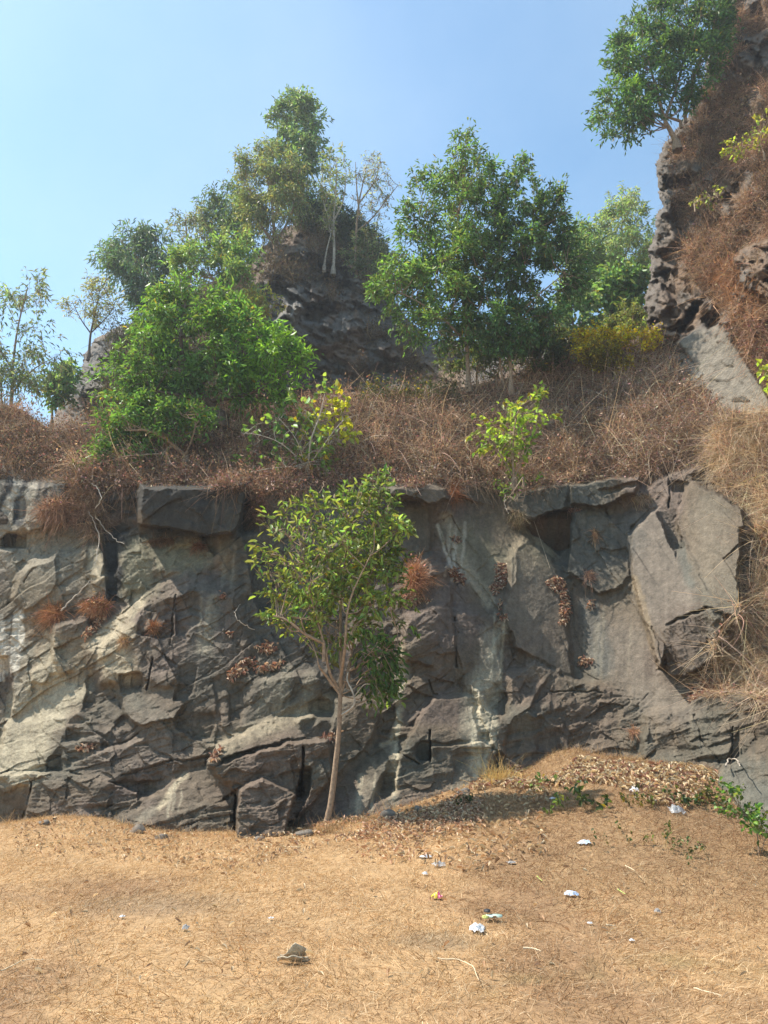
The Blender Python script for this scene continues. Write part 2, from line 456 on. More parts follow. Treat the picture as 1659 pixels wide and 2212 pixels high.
    ([(1190, 1530), (1200, 1440), (1212, 1440), (1205, 1500), (1195, 1560)], -0.6, -.3, 0, 3, .3),
    ([(1275, 1512), (1320, 1496), (1372, 1512), (1375, 1520), (1320, 1508), (1280, 1520)], -0.1, 0, .3, 3, .3),
    ([(1215, 1545), (1226, 1545), (1232, 1625), (1216, 1625)], -0.05, 0, 0, 3, .3),
    ([(1150, 1590), (1205, 1560), (1212, 1620), (1160, 1620)], -0.2, 0.1, 0.3, 5, .6),
    # low triangular slab and notch
    ([(935, 1505), (1015, 1498), (1030, 1560), (1035, 1602), (930, 1604), (905, 1625), (862, 1625), (890, 1570)], -0.62, -0.02, -0.22, 5, .2),
    ([(860, 1625), (905, 1608), (1040, 1600), (1070, 1620), (1060, 1680), (960, 1700), (850, 1700)], -0.72, 0.02, 0.22, 5, .9),
    ([(888, 1618), (927, 1580), (932, 1645), (912, 1654)], -0.35, 0.35, 0.3, 3, .3),
    ([(1020, 1480), (1045, 1500), (1070, 1545), (1095, 1560), (1090, 1640), (1060, 1600), (1035, 1540)], -0.62, 0.05, 0.0, 5, .6),
    ([(780, 1750), (860, 1700), (1000, 1660), (1080, 1660), (1000, 1760), (800, 1800)], -0.70, 0, -0.12, 8, .6),
    # perched boulders / ledge above
    ([(832, 1052), (900, 1040), (962, 1052), (966, 1078), (925, 1088), (880, 1075), (832, 1080)], -1.25, 0.05, 0.35, 5, .6),
    ([(966, 1060), (1060, 1030), (1100, 1060), (1090, 1100), (1000, 1080)], -0.2, 0.1, 0.1, 6, .5),
    ([(1090, 1100), (1100, 1070), (1160, 1050), (1230, 1040), (1228, 1095), (1170, 1115), (1130, 1120)], -0.85, -0.05, -0.1, 6, .8),
    # dark cave
    ([(1132, 1132), (1170, 1114), (1212, 1094), (1230, 1108), (1230, 1180), (1205, 1197), (1185, 1180), (1152, 1152)], 2.6, 0, 0, 3, .3),
    ([(1230, 1100), (1290, 1095), (1365, 1120), (1362, 1190), (1300, 1185), (1292, 1240), (1225, 1240)], -0.65, 0.05, 0.25, 5, .7),
    ([(1225, 1235), (1292, 1190), (1360, 1200), (1362, 1245), (1325, 1275), (1290, 1290), (1262, 1270)], -0.42, 0.0, 0.05, 4, .5),
    ([(1288, 1188), (1356, 1180), (1360, 1208), (1330, 1200)], 0.1, 0, 0, 3, .3),
    ([(1290, 1282), (1335, 1272), (1362, 1248), (1350, 1275), (1306, 1298)], 0.2, 0, 0, 3, .3),
    ([(1230, 1045), (1300, 1040), (1375, 1030), (1370, 1075), (1290, 1095), (1230, 1090)], -0.95, 0.05, -0.05, 5, .9),
    ([(1286, 1060), (1330, 1052), (1378, 1035), (1370, 1052), (1300, 1074)], -0.2, 0, 0.1, 3, .3),
    ([(1300, 1095), (1380, 1060), (1445, 1020), (1450, 1080), (1400, 1105), (1372, 1130), (1345, 1140)], -0.75, -0.1, -0.15, 5, .9),
    ([(1445, 1022), (1500, 1010), (1490, 1060), (1465, 1085), (1440, 1075)], -0.55, 0.1, 0.1, 5, .6),
    ([(1440, 1045), (1462, 1032), (1490, 1042), (1480, 1062), (1448, 1062)], 0.1, 0, 0, 3, .3),
    # the two big leaning slabs
    ([(1360, 1150), (1378, 1126), (1404, 1104), (1440, 1085), (1466, 1092), (1476, 1060), (1494, 1040), (1535, 1058), (1600, 1098), (1606, 1140), (1606, 1290), (1596, 1340), (1520, 1316), (1470, 1335), (1440, 1348), (1430, 1452), (1412, 1420), (1362, 1235)], -0.98, -0.06, -0.05, 6, .10),
    ([(1476, 1062), (1494, 1038), (1535, 1056), (1600, 1095), (1606, 1130), (1604, 1290), (1596, 1345), (1556, 1316), (1524, 1268), (1500, 1205), (1466, 1130)], -1.02, -0.20, 0.02, 4, .10),
    ([(1418, 1096), (1440, 1052), (1474, 1078), (1464, 1125), (1482, 1178), (1462, 1204), (1436, 1150)], -0.80, 0.08, 0.14, 4, .7),
    ([(1592, 1140), (1660, 1110), (1680, 1330), (1606, 1340), (1592, 1250)], -0.72, 0.35, 0.15, 4, .9),
    ([(1424, 1350), (1450, 1345), (1528, 1316), (1562, 1340), (1545, 1420), (1480, 1462), (1440, 1458)], -0.98, 0.02, 0.42, 3, .9),
    # lower right blocks
    ([(1378, 1545), (1460, 1522), (1560, 1482), (1660, 1500), (1810, 1480), (1810, 1700), (1560, 1700), (1380, 1640)], -0.72, 0.02, 0.10, 8, 1.0),
    ([(1368, 1640), (1440, 1600), (1560, 1660), (1540, 1700), (1380, 1700)], -0.7, 0, -.1, 8, .6),
    ([(1572, 1640), (1600, 1568), (1604, 1610), (1590, 1665), (1570, 1668)], -0.3, 0.1, .2, 3, .3),
    ([(1548, 1688), (1565, 1655), (1600, 1640), (1660, 1590), (1810, 1560), (1810, 1900), (1600, 1900)], -0.95, -0.02, 0.05, 8, .35),
    ([(1395, 1580), (1412, 1572), (1418, 1600), (1398, 1612)], -0.5, 0, 0, 3, .3),
]
for poly, off, gx, gy, w, rg in OPS:
    xs = [p[0] for p in poly]; ys = [p[1] for p in poly]
    i0 = max(0, int((min(xs) - 40 - wall.x[0]) / wall.step)); i1 = min(len(wall.x), int((max(xs) + 40 - wall.x[0]) / wall.step))
    j0 = max(0, int((min(ys) - 40 - wall.y[0]) / wall.step)); j1 = min(len(wall.y), int((max(ys) + 40 - wall.y[0]) / wall.step))
    if i1 <= i0 or j1 <= j0: continue
    sl = (slice(j0, j1), slice(i0, i1))
    s_ = sdist(WX[sl], WY[sl], poly)
    cx, cy = sum(xs) / len(xs), sum(ys) / len(ys)
    # tops roll over gently, lower edges break off sharply
    up_ = np.clip(((cy - WY[sl]) + .5 * (cx - WX[sl])) / (.5 * (max(ys) - min(ys)) + 8), 0, 1)
    we = w * (1 + (1.4 if off < 0 else .4) * up_)
    m = np.clip(s_ / we + 0.25, 0, 1)
    area = (max(xs) - min(xs)) * (max(ys) - min(ys))
    if -0.94 < off < 0: off *= (.45 if area < 9000 else .62)
    if off > 0 and off < 1: off *= .8
    new = B0[sl] + off + gx * (WX[sl] - cx) / 100 + gy * (WY[sl] - cy) / 100
    D[sl] = D[sl] * (1 - m) + new * m
    rough_mask[sl] = rough_mask[sl] * (1 - m) + rg * m
# loose gaps between neighbouring blocks are filled with stone


def filt(A, r, f):
    for ax in (0, 1):
        B = A.copy()
        for k in range(1, r + 1):
            up = np.roll(A, k, ax); dn = np.roll(A, -k, ax)
            B = f(B, f(up, dn))
        A = B
    return A


Dc = filt(filt(D, 6, np.minimum), 6, np.maximum)
D = D * .15 + Dc * .85
# grooves: drill holes and cracks (line, half width px, depth m)
CRACKS = [
    ([(510, 1708), (508, 1800)], 3.2, 0.35), ([(655, 1614), (652, 1665), (648, 1720)], 3.4, 0.35), ([(929, 1578), (930, 1645)], 2.6, 0.3),
    ([(378, 1285), (366, 1392)], 2.2, 0.16), ([(328, 1422), (317, 1490)], 2.4, 0.2), ([(982, 1335), (984, 1440)], 2.6, 0.2),
    ([(1442, 1022), (1446, 1096)], 2.4, 0.25), ([(1500, 1545), (1515, 1590), (1552, 1635), (1570, 1670)], 2.2, 0.08),
    ([(1065, 1545), (1050, 1600)], 1.4, 0.04), ([(1020, 1505), (1045, 1530), (1062, 1552), (1080, 1620), (1090, 1640)], 1.8, 0.05),
    ([(940, 1130), (965, 1200), (1010, 1240), (1075, 1318)], 3.0, 0.10), ([(66, 1690), (58, 1740), (45, 1780)], 2.5, 0.2),
    ([(0, 1663), (60, 1668), (150, 1664), (190, 1678)], 1.8, 0.07), ([(230, 1612), (330, 1572)], 1.8, 0.07),
    ([(72, 1228), (48, 1260)], 2.0, 0.08), ([(1586, 1570), (1580, 1660)], 2.0, 0.15), ([(1408, 1350), (1432, 1440)], 1.6, 0.1), ([(1462, 1118), (1475, 1185), (1500, 1215), (1530, 1270), (1560, 1300)], 1.6, 0.02),
    ([(860, 1625), (905, 1650)], 2, .15), ([(925, 1470), (935, 1500), (945, 1500)], 2, .15), ([(1215, 1380), (1245, 1440), (1310, 1490)], 2, .05),
    ([(1235, 1265), (1240, 1350), (1262, 1440)], 2, .06), ([(1395, 1500), (1370, 1530)], 1.6, .04),
    ([(1115, 1200), (1110, 1260), (1085, 1300)], 3, -.05), ([(1190, 1490), (1300, 1500)], 2, .1), ([(540, 1290), (512, 1400)], 1.6, .05),
    ([(270, 1680), (360, 1648), (440, 1640)], 2, .1), ([(270, 1500), (250, 1520)], 1.5, .03),
]
for line, hw, dp in CRACKS:
    xs = [p[0] for p in line]; ys = [p[1] for p in line]
    i0 = max(0, int((min(xs) - 15 - wall.x[0]) / wall.step)); i1 = int((max(xs) + 15 - wall.x[0]) / wall.step)
    j0 = max(0, int((min(ys) - 15 - wall.y[0]) / wall.step)); j1 = int((max(ys) + 15 - wall.y[0]) / wall.step)
    sl = (slice(j0, j1), slice(i0, i1))
    hw = hw * .62; dp = dp * .6; d_ = pdist((PX[sl] + (WX[sl] - PX[sl]) * (.5 if dp > .08 else .9)), PY[sl] + (WY[sl] - PY[sl]) * (0 if dp > .08 else .9), line)
    D[sl] = D[sl] + dp * smooth(hw + 1.2, hw - 0.8, d_)
# fractured detail (metres; 100 px is about 0.75 m); fracture planes dip to the lower left
rm = rough_mask
wx = 34 * fbm(PX / 120, PY / 120, 41, 3); wy = 34 * fbm(PX / 120, PY / 120, 47, 3)


def fract(ang, sd):
    # long axis of the fractures along ang (picture plane)
    RX = PX * math.cos(ang) + PY * math.sin(ang) + wx; RY = -PX * math.sin(ang) + PY * math.cos(ang) + wy * .55
    UX = RX * .5 + RY * .87; UY = -RX * .87 + RY * .5
    rm = rough_mask * .85
    d = (0.30 + 0.7 * rm) * scallop(RX / 210, RY / 70, 5 + sd, 0.20, 0.09, .11)
    d += (.10 + .8 * rm) * scallop(RX / 80, RY / 30, 9 + sd, 0.085, 0.042, .035)
    d += rm * facets(RX / 46, RY / 17, 15 + sd, 0.040, 0.018) + rm * facets(UX / 60, UY / 38, 16 + sd, 0.085, 0.030)
    d += (.06 + rm) * scallop((RX + wy * .5) / 26, (RY + wx * .5) / 9, 19 + sd, 0.034, 0.016, .014)
    d += (.12 + rm) * scallop(RX / 9, RY / 4, 29 + sd, 0.010, 0.005, .005)
    return d


dl_ = fract(-0.55, 0); dr_ = fract(0.95, 100); db_ = fract(-0.25, 200)
kr = smooth(-12, 12, PX - 925 + 60 * fbm(PX / 80, PY / 80, 51, 3) - (PY - 1300) * .25) * smooth(12, -12, PY - 1500 + 40 * fbm(PX / 80, PY / 80, 53, 3))
kb = smooth(-12, 12, PY - 1560 + 50 * fbm(PX / 80, PY / 80, 55, 3))
Fd = dl_ * (1 - kr) + dr_ * kr; Fd = Fd * (1 - kb) + db_ * kb
D += Fd
D += (0.10 + rm) * 0.020 * fbm(PX / 22, PY / 10, 23, 5, 0.65)
D += (0.35 + rm) * 0.006 * fbm(PX / 5, PY / 2.5, 31, 3, 0.7)
# the brow of the wall rolls back under the brush
lipx = [-250, 0, 150, 300, 540, 700, 830, 970, 1090, 1230, 1380, 1500, 1560, 1810]
lipy = [1035, 1032, 1048, 1046, 1044, 1040, 1045, 1050, 1062, 1036, 1022, 1000, 990, 960]
lip = np.interp(PX, lipx, lipy) + 16 * fbm(PX / 75, PX * 0, 97, 3) + 9 * np.sign(vnoise(PX / 48, PX * 0, 99)) * smooth(.1, .3, np.abs(vnoise(PX / 48, PX * 0, 99)))
over = np.clip(lip - PY, 0, 200)
D += over * 0.022
wall.D = D
# stone tones and mineral stains, plus some painted shade and lit edges
C = np.empty(PX.shape + (3,)); C[:] = (0.142, 0.114, 0.086)
n_ = fbm(PX / 140, PY / 110, 61, 4)
C = lerp(C, (0.120, 0.112, 0.090), smooth(-0.1, 0.5, n_))
C = lerp(C, (0.150, 0.118, 0.100), smooth(0.05, 0.5, -n_))
streak = fbm(PX / 9, PY / 160, 71, 3, 0.6); streak2 = fbm(PX / 24, PY / 220, 77, 3, 0.6)
blot = fbm(PX / 22, PY / 18, 81, 4, 0.6)


def stain_or_shade(line, hw, colr, amt, feather=0.6, streaky=0.5):
    global C
    d_ = pdist(PX + 5 * blot, PY, line)
    m = smooth(hw * (1 + feather), hw * (1 - feather), d_ + hw * streaky * (streak * 0.7 + blot * 0.6))
    C = lerp(C, colr, np.clip(m * amt, 0, 1))


CREAM = (0.42, 0.365, 0.265); PALE = (0.46, 0.42, 0.32); WHITE = (0.60, 0.57, 0.50); BLACK = (0.035, 0.035, 0.036); OLIVE = (0.20, 0.19, 0.13)
BLUEG = (0.108, 0.102, 0.086); BROWN = (0.150, 0.112, 0.090); TAN = (0.235, 0.190, 0.130); GREYL = (0.28, 0.255, 0.20); MAUVE = (0.180, 0.150, 0.122)
S_ = stain_or_shade
S_([(20, 1060), (10, 1170)], 60, GREYL, .6); S_([(110, 1180), (60, 1230), (110, 1250)], 60, GREYL, .75); S_([(200, 1180), (215, 1260)], 35, TAN, .85)
S_([(70, 1300), (100, 1420)], 60, TAN, .6); S_([(205, 1200), (215, 1240)], 16, CREAM, .9)
S_([(300, 1200), (290, 1260)], 45, OLIVE, .8); S_([(380, 1200), (420, 1190)], 40, (0.24, .23, .16), .8)
S_([(130, 1470), (60, 1560), (40, 1640)], 62, (0.35, 0.315, 0.235), .95, .3, .3); S_([(230, 1390), (260, 1440)], 36, CREAM, .8); S_([(300, 1300), (200, 1395)], 13, CREAM, .9, .5)  # cream patches; the thin diagonal strip also paints the lit ledge edge
S_([(110, 1400), (110, 1440)], 30, CREAM, .6); S_([(160, 1400), (160, 1440)], 36, TAN, .8); S_([(270, 1360), (230, 1420)], 22, CREAM, .7)
S_([(38, 1330), (32, 1440)], 9, WHITE, .9, .7, .9); S_([(5, 1350), (3, 1450)], 9, WHITE, .7, .7, .9); S_([(50, 1350), (46, 1420)], 4, WHITE, .8, .7, .9)
S_([(60, 1400), (40, 1500)], 14, GREYL, .8); S_([(40, 1040), (15, 1095)], 13, WHITE, .35); S_([(75, 1040), (60, 1075)], 9, WHITE, .35)
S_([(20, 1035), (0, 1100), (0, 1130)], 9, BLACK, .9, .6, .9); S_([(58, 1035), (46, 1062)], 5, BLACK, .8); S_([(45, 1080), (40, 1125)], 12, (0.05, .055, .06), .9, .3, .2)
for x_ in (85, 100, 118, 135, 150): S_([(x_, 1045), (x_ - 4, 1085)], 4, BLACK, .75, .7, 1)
S_([(240, 1090), (235, 1180), (250, 1240), (240, 1290)], 16, BLACK, .9, .6, .8); S_([(270, 1100), (262, 1170)], 14, BLACK, .8)  # blackens the V recess and the face above it
S_([(310, 1060), (520, 1060), (520, 1130), (330, 1120), (400, 1090)], 40, (0.045, .042, .038), .95, .4, .3); S_([(150, 1100), (290, 1110), (250, 1160)], 26, (.05, .047, .043), .8); S_([(275, 1110), (300, 1130)], 20, (0.16, .11, .06), .5)  # shade on the overhanging block and around it painted into the rock colour
S_([(485, 1170), (495, 1240)], 20, TAN, .45, .6, .8); S_([(515, 1170), (520, 1260)], 9, BLACK, .5)
S_([(440, 1290), (450, 1400), (430, 1480)], 45, BLUEG, .7); S_([(460, 1300), (445, 1400)], 14, PALE, .35, .7, 1); S_([(560, 1150), (600, 1300), (580, 1500), (650, 1480)], 75, BLUEG, .65)
S_([(620, 1450), (600, 1530)], 10, GREYL, .6, .7, 1); S_([(575, 1450), (560, 1540)], 8, GREYL, .5, .7, 1); S_([(670, 1460), (660, 1510)], 14, GREYL, .4, .7, 1)
S_([(660, 1080), (665, 1140)], 7, GREYL, .7, .6, 1); S_([(870, 1110), (890, 1170)], 40, BLUEG, .7)
S_([(470, 1620), (600, 1560), (700, 1520)], 20, (0.30, .26, .19), .8); S_([(560, 1690), (600, 1760)], 60, BROWN, .6); S_([(640, 1620), (690, 1600), (560, 1640)], 40, BROWN, .6)  # lit top of the diagonal slab painted paler; brown faces below
S_([(400, 1675), (370, 1710), (345, 1745)], 7, CREAM, .75, .6); S_([(330, 1750), (300, 1772)], 10, GREYL, .6)
S_([(868, 1400), (868, 1450), (862, 1560), (850, 1600), (856, 1700)], 7, CREAM, .8, .7, .8); S_([(870, 1430), (868, 1470)], 13, CREAM, .7); S_([(852, 1600), (825, 1610)], 5, CREAM, .7)
S_([(850, 1620), (850, 1760)], 14, GREYL, .5); S_([(800, 1700), (770, 1760)], 20, GREYL, .5)
S_([(1050, 1470), (1035, 1560), (1040, 1600)], 30, (0.40, .375, .29), .95, .5, .6); S_([(1065, 1380), (1055, 1500)], 26, GREYL, .8, .6, .8); S_([(1035, 1610), (1020, 1680), (990, 1720)], 24, GREYL, .8)
S_([(1085, 1340), (1062, 1420)], 10, PALE, .5, .6, .9); S_([(1010, 1500), (1000, 1600)], 12, GREYL, .5); S_([(1060, 1600), (1060, 1560)], 12, PALE, .4)
S_([(945, 1135), (965, 1195), (975, 1230)], 4, WHITE, .75, .7, 1); S_([(965, 1120), (1000, 1220), (1060, 1300)], 14, PALE, .55, .6, .8); S_([(1000, 1160), (1070, 1230), (1150, 1200)], 40, OLIVE, .6)
S_([(1090, 1130), (1170, 1210)], 34, TAN, .45); S_([(1130, 1260), (1170, 1400), (1150, 1300)], 60, MAUVE, .6); S_([(1400, 1480), (1460, 1510), (1350, 1400)], 60, (0.17, .15, .128), .8)
S_([(1275, 1310), (1300, 1440)], 22, (0.12, .13, .125), .6); S_([(1420, 1200), (1450, 1300), (1400, 1160)], 60, (0.165, .142, .120), .9, .3, .2); S_([(1530, 1120), (1550, 1250)], 40, (0.175, .152, .12), .8)
S_([(1470, 1180), (1490, 1260)], 10, (0.10, .11, .10), .6, .6, 1); S_([(1370, 1250), (1425, 1440)], 9, (0.22, .175, .12), .8, .3); S_([(1490, 1370), (1460, 1420)], 60, (0.115, .09, .075), .8)
S_([(1250, 1120), (1330, 1160), (1260, 1220)], 55, (0.10, .105, .10), .6); S_([(1600, 1700), (1650, 1780)], 60, (0.13, .135, .12), .7)  # tree shadow right of the cave painted into the stone; grey boulder tone
S_([(1215, 1560), (1280, 1560)], 50, BROWN, .5); S_([(1130, 1500), (1170, 1500)], 30, BROWN, .6); S_([(250, 1620), (330, 1610)], 60, (0.15, .125, .105), .6)
rs = np.random.default_rng(5)
for x0_, y0_, y1_, sp_, n_, c_, a_ in ((38, 1310, 1470, 16, 6, WHITE, .8), (8, 1330, 1480, 8, 4, WHITE, .75), (1042, 1420, 1720, 22, 7, PALE, .75), (862, 1380, 1740, 9, 4, PALE, .7), (1075, 1320, 1480, 12, 4, PALE, .55),
                                     (600, 1440, 1560, 24, 5, GREYL, .6), (445, 1290, 1430, 20, 4, GREYL, .5), (975, 1120, 1260, 18, 5, WHITE, .45), (790, 1660, 1770, 18, 4, PALE, .5), (370, 1680, 1770, 14, 3, PALE, .5),
                                     (120, 1430, 1560, 40, 6, PALE, .4), (500, 1170, 1280, 14, 3, GREYL, .5), (1300, 1300, 1470, 60, 6, GREYL, .3), (660, 1060, 1150, 10, 3, GREYL, .6), (90, 1040, 1150, 50, 7, GREYL, .5)):
    for q_ in range(n_):
        xx = x0_ + rs.normal() * sp_ * .6; ya = y0_ + rs.uniform(0, .35) * (y1_ - y0_); yb = y1_ - rs.uniform(0, .25) * (y1_ - y0_)
        S_([(xx, ya), (xx - 3, (ya + yb) / 2), (xx - 7, yb)], rs.uniform(1.6, 4.5), c_, a_ * rs.uniform(.6, 1.1), .8, .9)
# fine surface variation that belongs to the stone: streaks running down, lichen mottling
C = C * np.array((.88, .835, .775)) * (1 + 0.20 * streak + 0.16 * streak2 + 0.22 * blot)[..., None]
spk = fbm(PX / 3.2, PY / 3.2, 91, 2)
C = C * (1 + 0.16 * spk)[..., None]
C = np.clip(C, 0.02, 0.8)
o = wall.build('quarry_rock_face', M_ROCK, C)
tag(o, 'fractured dark grey rock wall of the old quarry with cream mineral streaks', 'rock face', kind='structure')
SURF['wall'] = wall
# the wall goes on beyond both sides of the picture
for xa, xb, edge in ((-900, -176, 0), (1806, 2500, -1)):
    ex = Sheet(xa, xb, 985, 1960, 6.0)
    q = wall_base(np.clip(ex.PX, -420, 2050), np.clip(ex.PY, 985, 1880)) + .25 * fbm(ex.PX / 90, ex.PY / 60, 5, 3)
    xe = wall.x[edge]; prof = np.interp(ex.PY[:, 0], wall.y, wall.D[:, edge]); qe = q[:, -1 if edge == 0 else 0]
    fade = smooth(160, 0, np.abs(ex.PX - xe)); q = q + (prof - qe)[:, None] * fade
    q = q + (1 - fade) * (scallop((ex.PX - ex.PY * .5) / 160, (ex.PY + ex.PX * .5) / 60, 5, .25, .12, .15) + facets(ex.PX / 46, ex.PY / 22, 9, .1, .06))
    ex.D = q + np.clip(np.interp(ex.PX, lipx, lipy) - ex.PY, 0, 200) * .022 * (1 - fade)
    ce = np.empty(ex.PX.shape + (3,)); ce[:] = (0.118, 0.097, 0.074); ce = ce * (1 + .35 * fbm(ex.PX / 40, ex.PY / 60, 61, 4))[..., None]
    tag(ex.build('rock_face_continuation', M_ROCK, ce), 'dark rock wall continuing beyond the picture', 'rock face', kind='structure')

# ---------------------------------------------------------------- ground
gpts = []
for px, py in [(-150, 1790), (0, 1780), (150, 1762), (230, 1768), (330, 1792), (400, 1800), (500, 1802), (620, 1797), (700, 1783), (800, 1768),
               (880, 1742), (960, 1716), (1040, 1690), (1130, 1668), (1190, 1626), (1240, 1615), (1350, 1636), (1430, 1648), (1540, 1662), (1570, 1710), (1610, 1765), (1660, 1810), (1760, 1880)]:
    Yr = float(wall.at(px, py))
    gpts.append(P(px, py, Yr))
gpts = np.array(gpts)
ctrl = [(p[0] * 100, p[1] * 100, p[2]) for p in gpts]
for x in (-14, -7, 0, 7, 14):
    for y in (-2, 3, 6.0):
        ctrl.append((x * 100, y * 100, 0.0))
for x, y, z in [(-5, 9, -.03), (0, 9, 0.02), (3, 9.5, .28), (4.5, 9.2, .25), (2.4, 11, .42), (3.6, 11.2, .66), (1.2, 10.4, .16), (5.2, 9.0, .12), (-16, 20, -.2), (16, 20, .5), (0, 20, .2), (3, 18, 1), (14, 10, 0), (-14, 10, -.1)]:
    ctrl.append((x * 100, y * 100, z))
gf = rbf(ctrl)


def gz(x, y):
    x = np.asarray(x, float); y = np.asarray(y, float)
    f = smooth(30, 16, np.hypot(x, y - 6))
    z = np.where(f > 0, gf(np.clip(x, -25, 25) * 100, np.clip(y, -20, 30) * 100), 0)
    return z * f + 0.02 * fbm(x * 1.1, y * 1.1, 201, 4) + 0.035 * fbm(x * .35, y * .35, 207, 2)


# graded sheet: fine near the wall, coarse towards the horizon
gx_ = np.concatenate([-np.geomspace(70, 9.2, 20), np.arange(-9, 9.01, 0.06), np.geomspace(9.2, 70, 20)])
gy_ = np.concatenate([-np.geomspace(40, 3.2, 20), np.arange(-3, 3, 0.3), np.arange(3, 14.6, 0.06), np.geomspace(14.8, 70, 20)])
GX, GY = np.meshgrid(gx_, gy_)
V = np.stack([GX, GY, gz(GX, GY)], -1).reshape(-1, 3)
h, w = GX.shape; idx = np.arange(h * w).reshape(h, w)
F = np.stack([idx[:-1, :-1], idx[:-1, 1:], idx[1:, 1:], idx[1:, :-1]], -1).reshape(-1, 4)


def ground_tint(x, y):
    c = np.empty(x.shape + (3,)); c[:] = (0.47, 0.30, 0.152)
    c = lerp(c, (0.33, 0.20, 0.105), smooth(-.1, .6, fbm(x * .8, y * .8, 211, 4)))
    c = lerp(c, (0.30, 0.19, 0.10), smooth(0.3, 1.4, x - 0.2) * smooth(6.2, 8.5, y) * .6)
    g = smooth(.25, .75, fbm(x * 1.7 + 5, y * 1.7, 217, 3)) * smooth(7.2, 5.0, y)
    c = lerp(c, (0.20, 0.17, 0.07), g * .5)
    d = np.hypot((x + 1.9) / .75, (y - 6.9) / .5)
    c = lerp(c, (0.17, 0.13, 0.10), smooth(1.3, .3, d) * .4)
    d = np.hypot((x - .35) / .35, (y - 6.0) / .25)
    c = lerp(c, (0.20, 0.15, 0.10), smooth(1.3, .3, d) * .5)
    return c


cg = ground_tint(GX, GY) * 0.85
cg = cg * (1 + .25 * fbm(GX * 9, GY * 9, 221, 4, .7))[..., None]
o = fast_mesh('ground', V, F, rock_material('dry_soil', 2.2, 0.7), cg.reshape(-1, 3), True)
tag(o, 'sunburnt ground covered in short straw coloured grass', 'ground', kind='structure')

# ---------------------------------------------------------------- shelf slope above the wall
shelf_base = rbf([(-250, 1060, 15.2), (0, 1060, 15.1), (300, 1060, 15.3), (700, 1060, 15.7), (1000, 1070, 16.2), (1230, 1060, 16.4), (1450, 1050, 15.5), (1620, 1030, 14.4), (1850, 1000, 12.6),
                  (-250, 870, 17.4), (0, 870, 17.2), (150, 940, 16.8), (400, 880, 17.6), (700, 860, 18.4), (1000, 840, 19.0), (1200, 790, 19.8), (1420, 740, 18.6), (1500, 850, 16.6), (1620, 900, 14.9), (1850, 900, 13.0),
                  (-250, 960, 16.2), (0, 960, 16.1), (300, 960, 16.3), (700, 950, 16.8), (1000, 950, 17.2), (1230, 930, 17.5), (1420, 900, 16.6)])
sh = Sheet(-900, 1840, 690, 1120, 3.4)
sh.D = shelf_base(np.clip(sh.PX, -300, 2500), sh.PY) + 0.25 * fbm(sh.PX / 60, sh.PY / 45, 301, 4) + facets(sh.PX / 50, sh.PY / 30, 303, .12, .08)
topx = [-250, 0, 60, 110, 160, 260, 450, 640, 760, 900, 1000, 1100, 1180, 1280, 1400, 1480, 1560, 1850]
topy = [860, 868, 895, 930, 920, 900, 890, 868, 850, 838, 838, 815, 780, 755, 715, 720, 800, 860]
tl = np.interp(sh.PX, topx, topy)
sh.D += np.clip(tl - sh.PY, 0, 40) * 0.06
shm = sh.PY > tl - 4
c = np.empty(sh.PX.shape + (3,)); c[:] = (0.115, 0.075, 0.05)
c = lerp(c, (0.07, 0.06, 0.045), smooth(-.2, .4, fbm(sh.PX / 40, sh.PY / 30, 305, 4)))
c = lerp(c, (0.20, 0.18, 0.15), smooth(1430, 1480, sh.PX) * smooth(.1, -.3, fbm(sh.PX / 70, sh.PY / 60, 307, 3)))
o = sh.build('brushy_slope', M_ROCKFAR, c, shm, skirt=(0, 7, -9))
tag(o, 'brown soil bank above the rock wall', 'slope', kind='structure')
SURF['shelf'] = sh

# ---------------------------------------------------------------- far rock hill
hill_poly = [(96, 1000), (104, 920), (122, 890), (150, 838), (195, 742), (262, 702), (330, 690), (400, 640), (480, 590), (545, 552), (600, 508), (650, 470), (700, 464), (760, 492),
             (806, 532), (832, 580), (860, 650), (895, 700), (940, 728), (1040, 738), (1150, 722), (1250, 690), (1400, 670), (1480, 690), (1480, 1000)]
hill_base = rbf([(110, 950, 26), (200, 800, 25), (300, 800, 24), (450, 800, 24), (560, 800, 23.5), (650, 820, 24.6), (760, 830, 25.2), (880, 830, 24.8), (1050, 850, 22.5), (1200, 850, 22.0), (1450, 850, 21.5),
                 (220, 720, 27), (400, 660, 27), (560, 570, 27.5), (600, 650, 25.0), (700, 660, 25.8), (800, 680, 26.4), (640, 490, 29.5), (740, 500, 30), (820, 570, 29),
                 (900, 740, 27), (1040, 780, 26), (1150, 760, 26), (1350, 700, 28), (1450, 720, 26), (760, 760, 25.3), (650, 740, 24.4), (850, 760, 25.8), (500, 1000, 21), (1000, 1000, 20.5), (1450, 1000, 19), (110, 1000, 24)])
hs = Sheet(80, 1500, 440, 1000, 2.4)
hx = hs.PX + 14 * fbm(hs.PX / 40, hs.PY / 40, 401, 5, .65); hy = hs.PY + 14 * fbm(hs.PX / 40, hs.PY / 40, 405, 5, .65)
sdh = sdist(hx, hy, hill_poly)
hr = (hs.PX * .8 + hs.PY * .5); hq = (-hs.PX * .5 + hs.PY * .8)
ws = 25 * fbm(hs.PX / 70, hs.PY / 70, 407, 3)
hd = hill_base(hs.PX, hs.PY)
upper = smooth(720, 620, hs.PY)
hd += scallop((hr + ws) / 80, (hq + ws) / 40, 411, 1.2, .6, .6) * (0.6 + .5 * upper)
hd += (facets((hr + ws * .3) / 30, (hq - ws * .3) / 12, 417, .55, .30) + facets((hr * .5 + hq * .87) / 34, (hq * .5 - hr * .87) / 22, 418, .35, .15) + facets((hr + ws * .1) / 10, hq / 5, 419, .16, .09)) * (.5 + .6 * upper) + 0.10 * fbm(hs.PX / 14, hs.PY / 9, 421, 4)
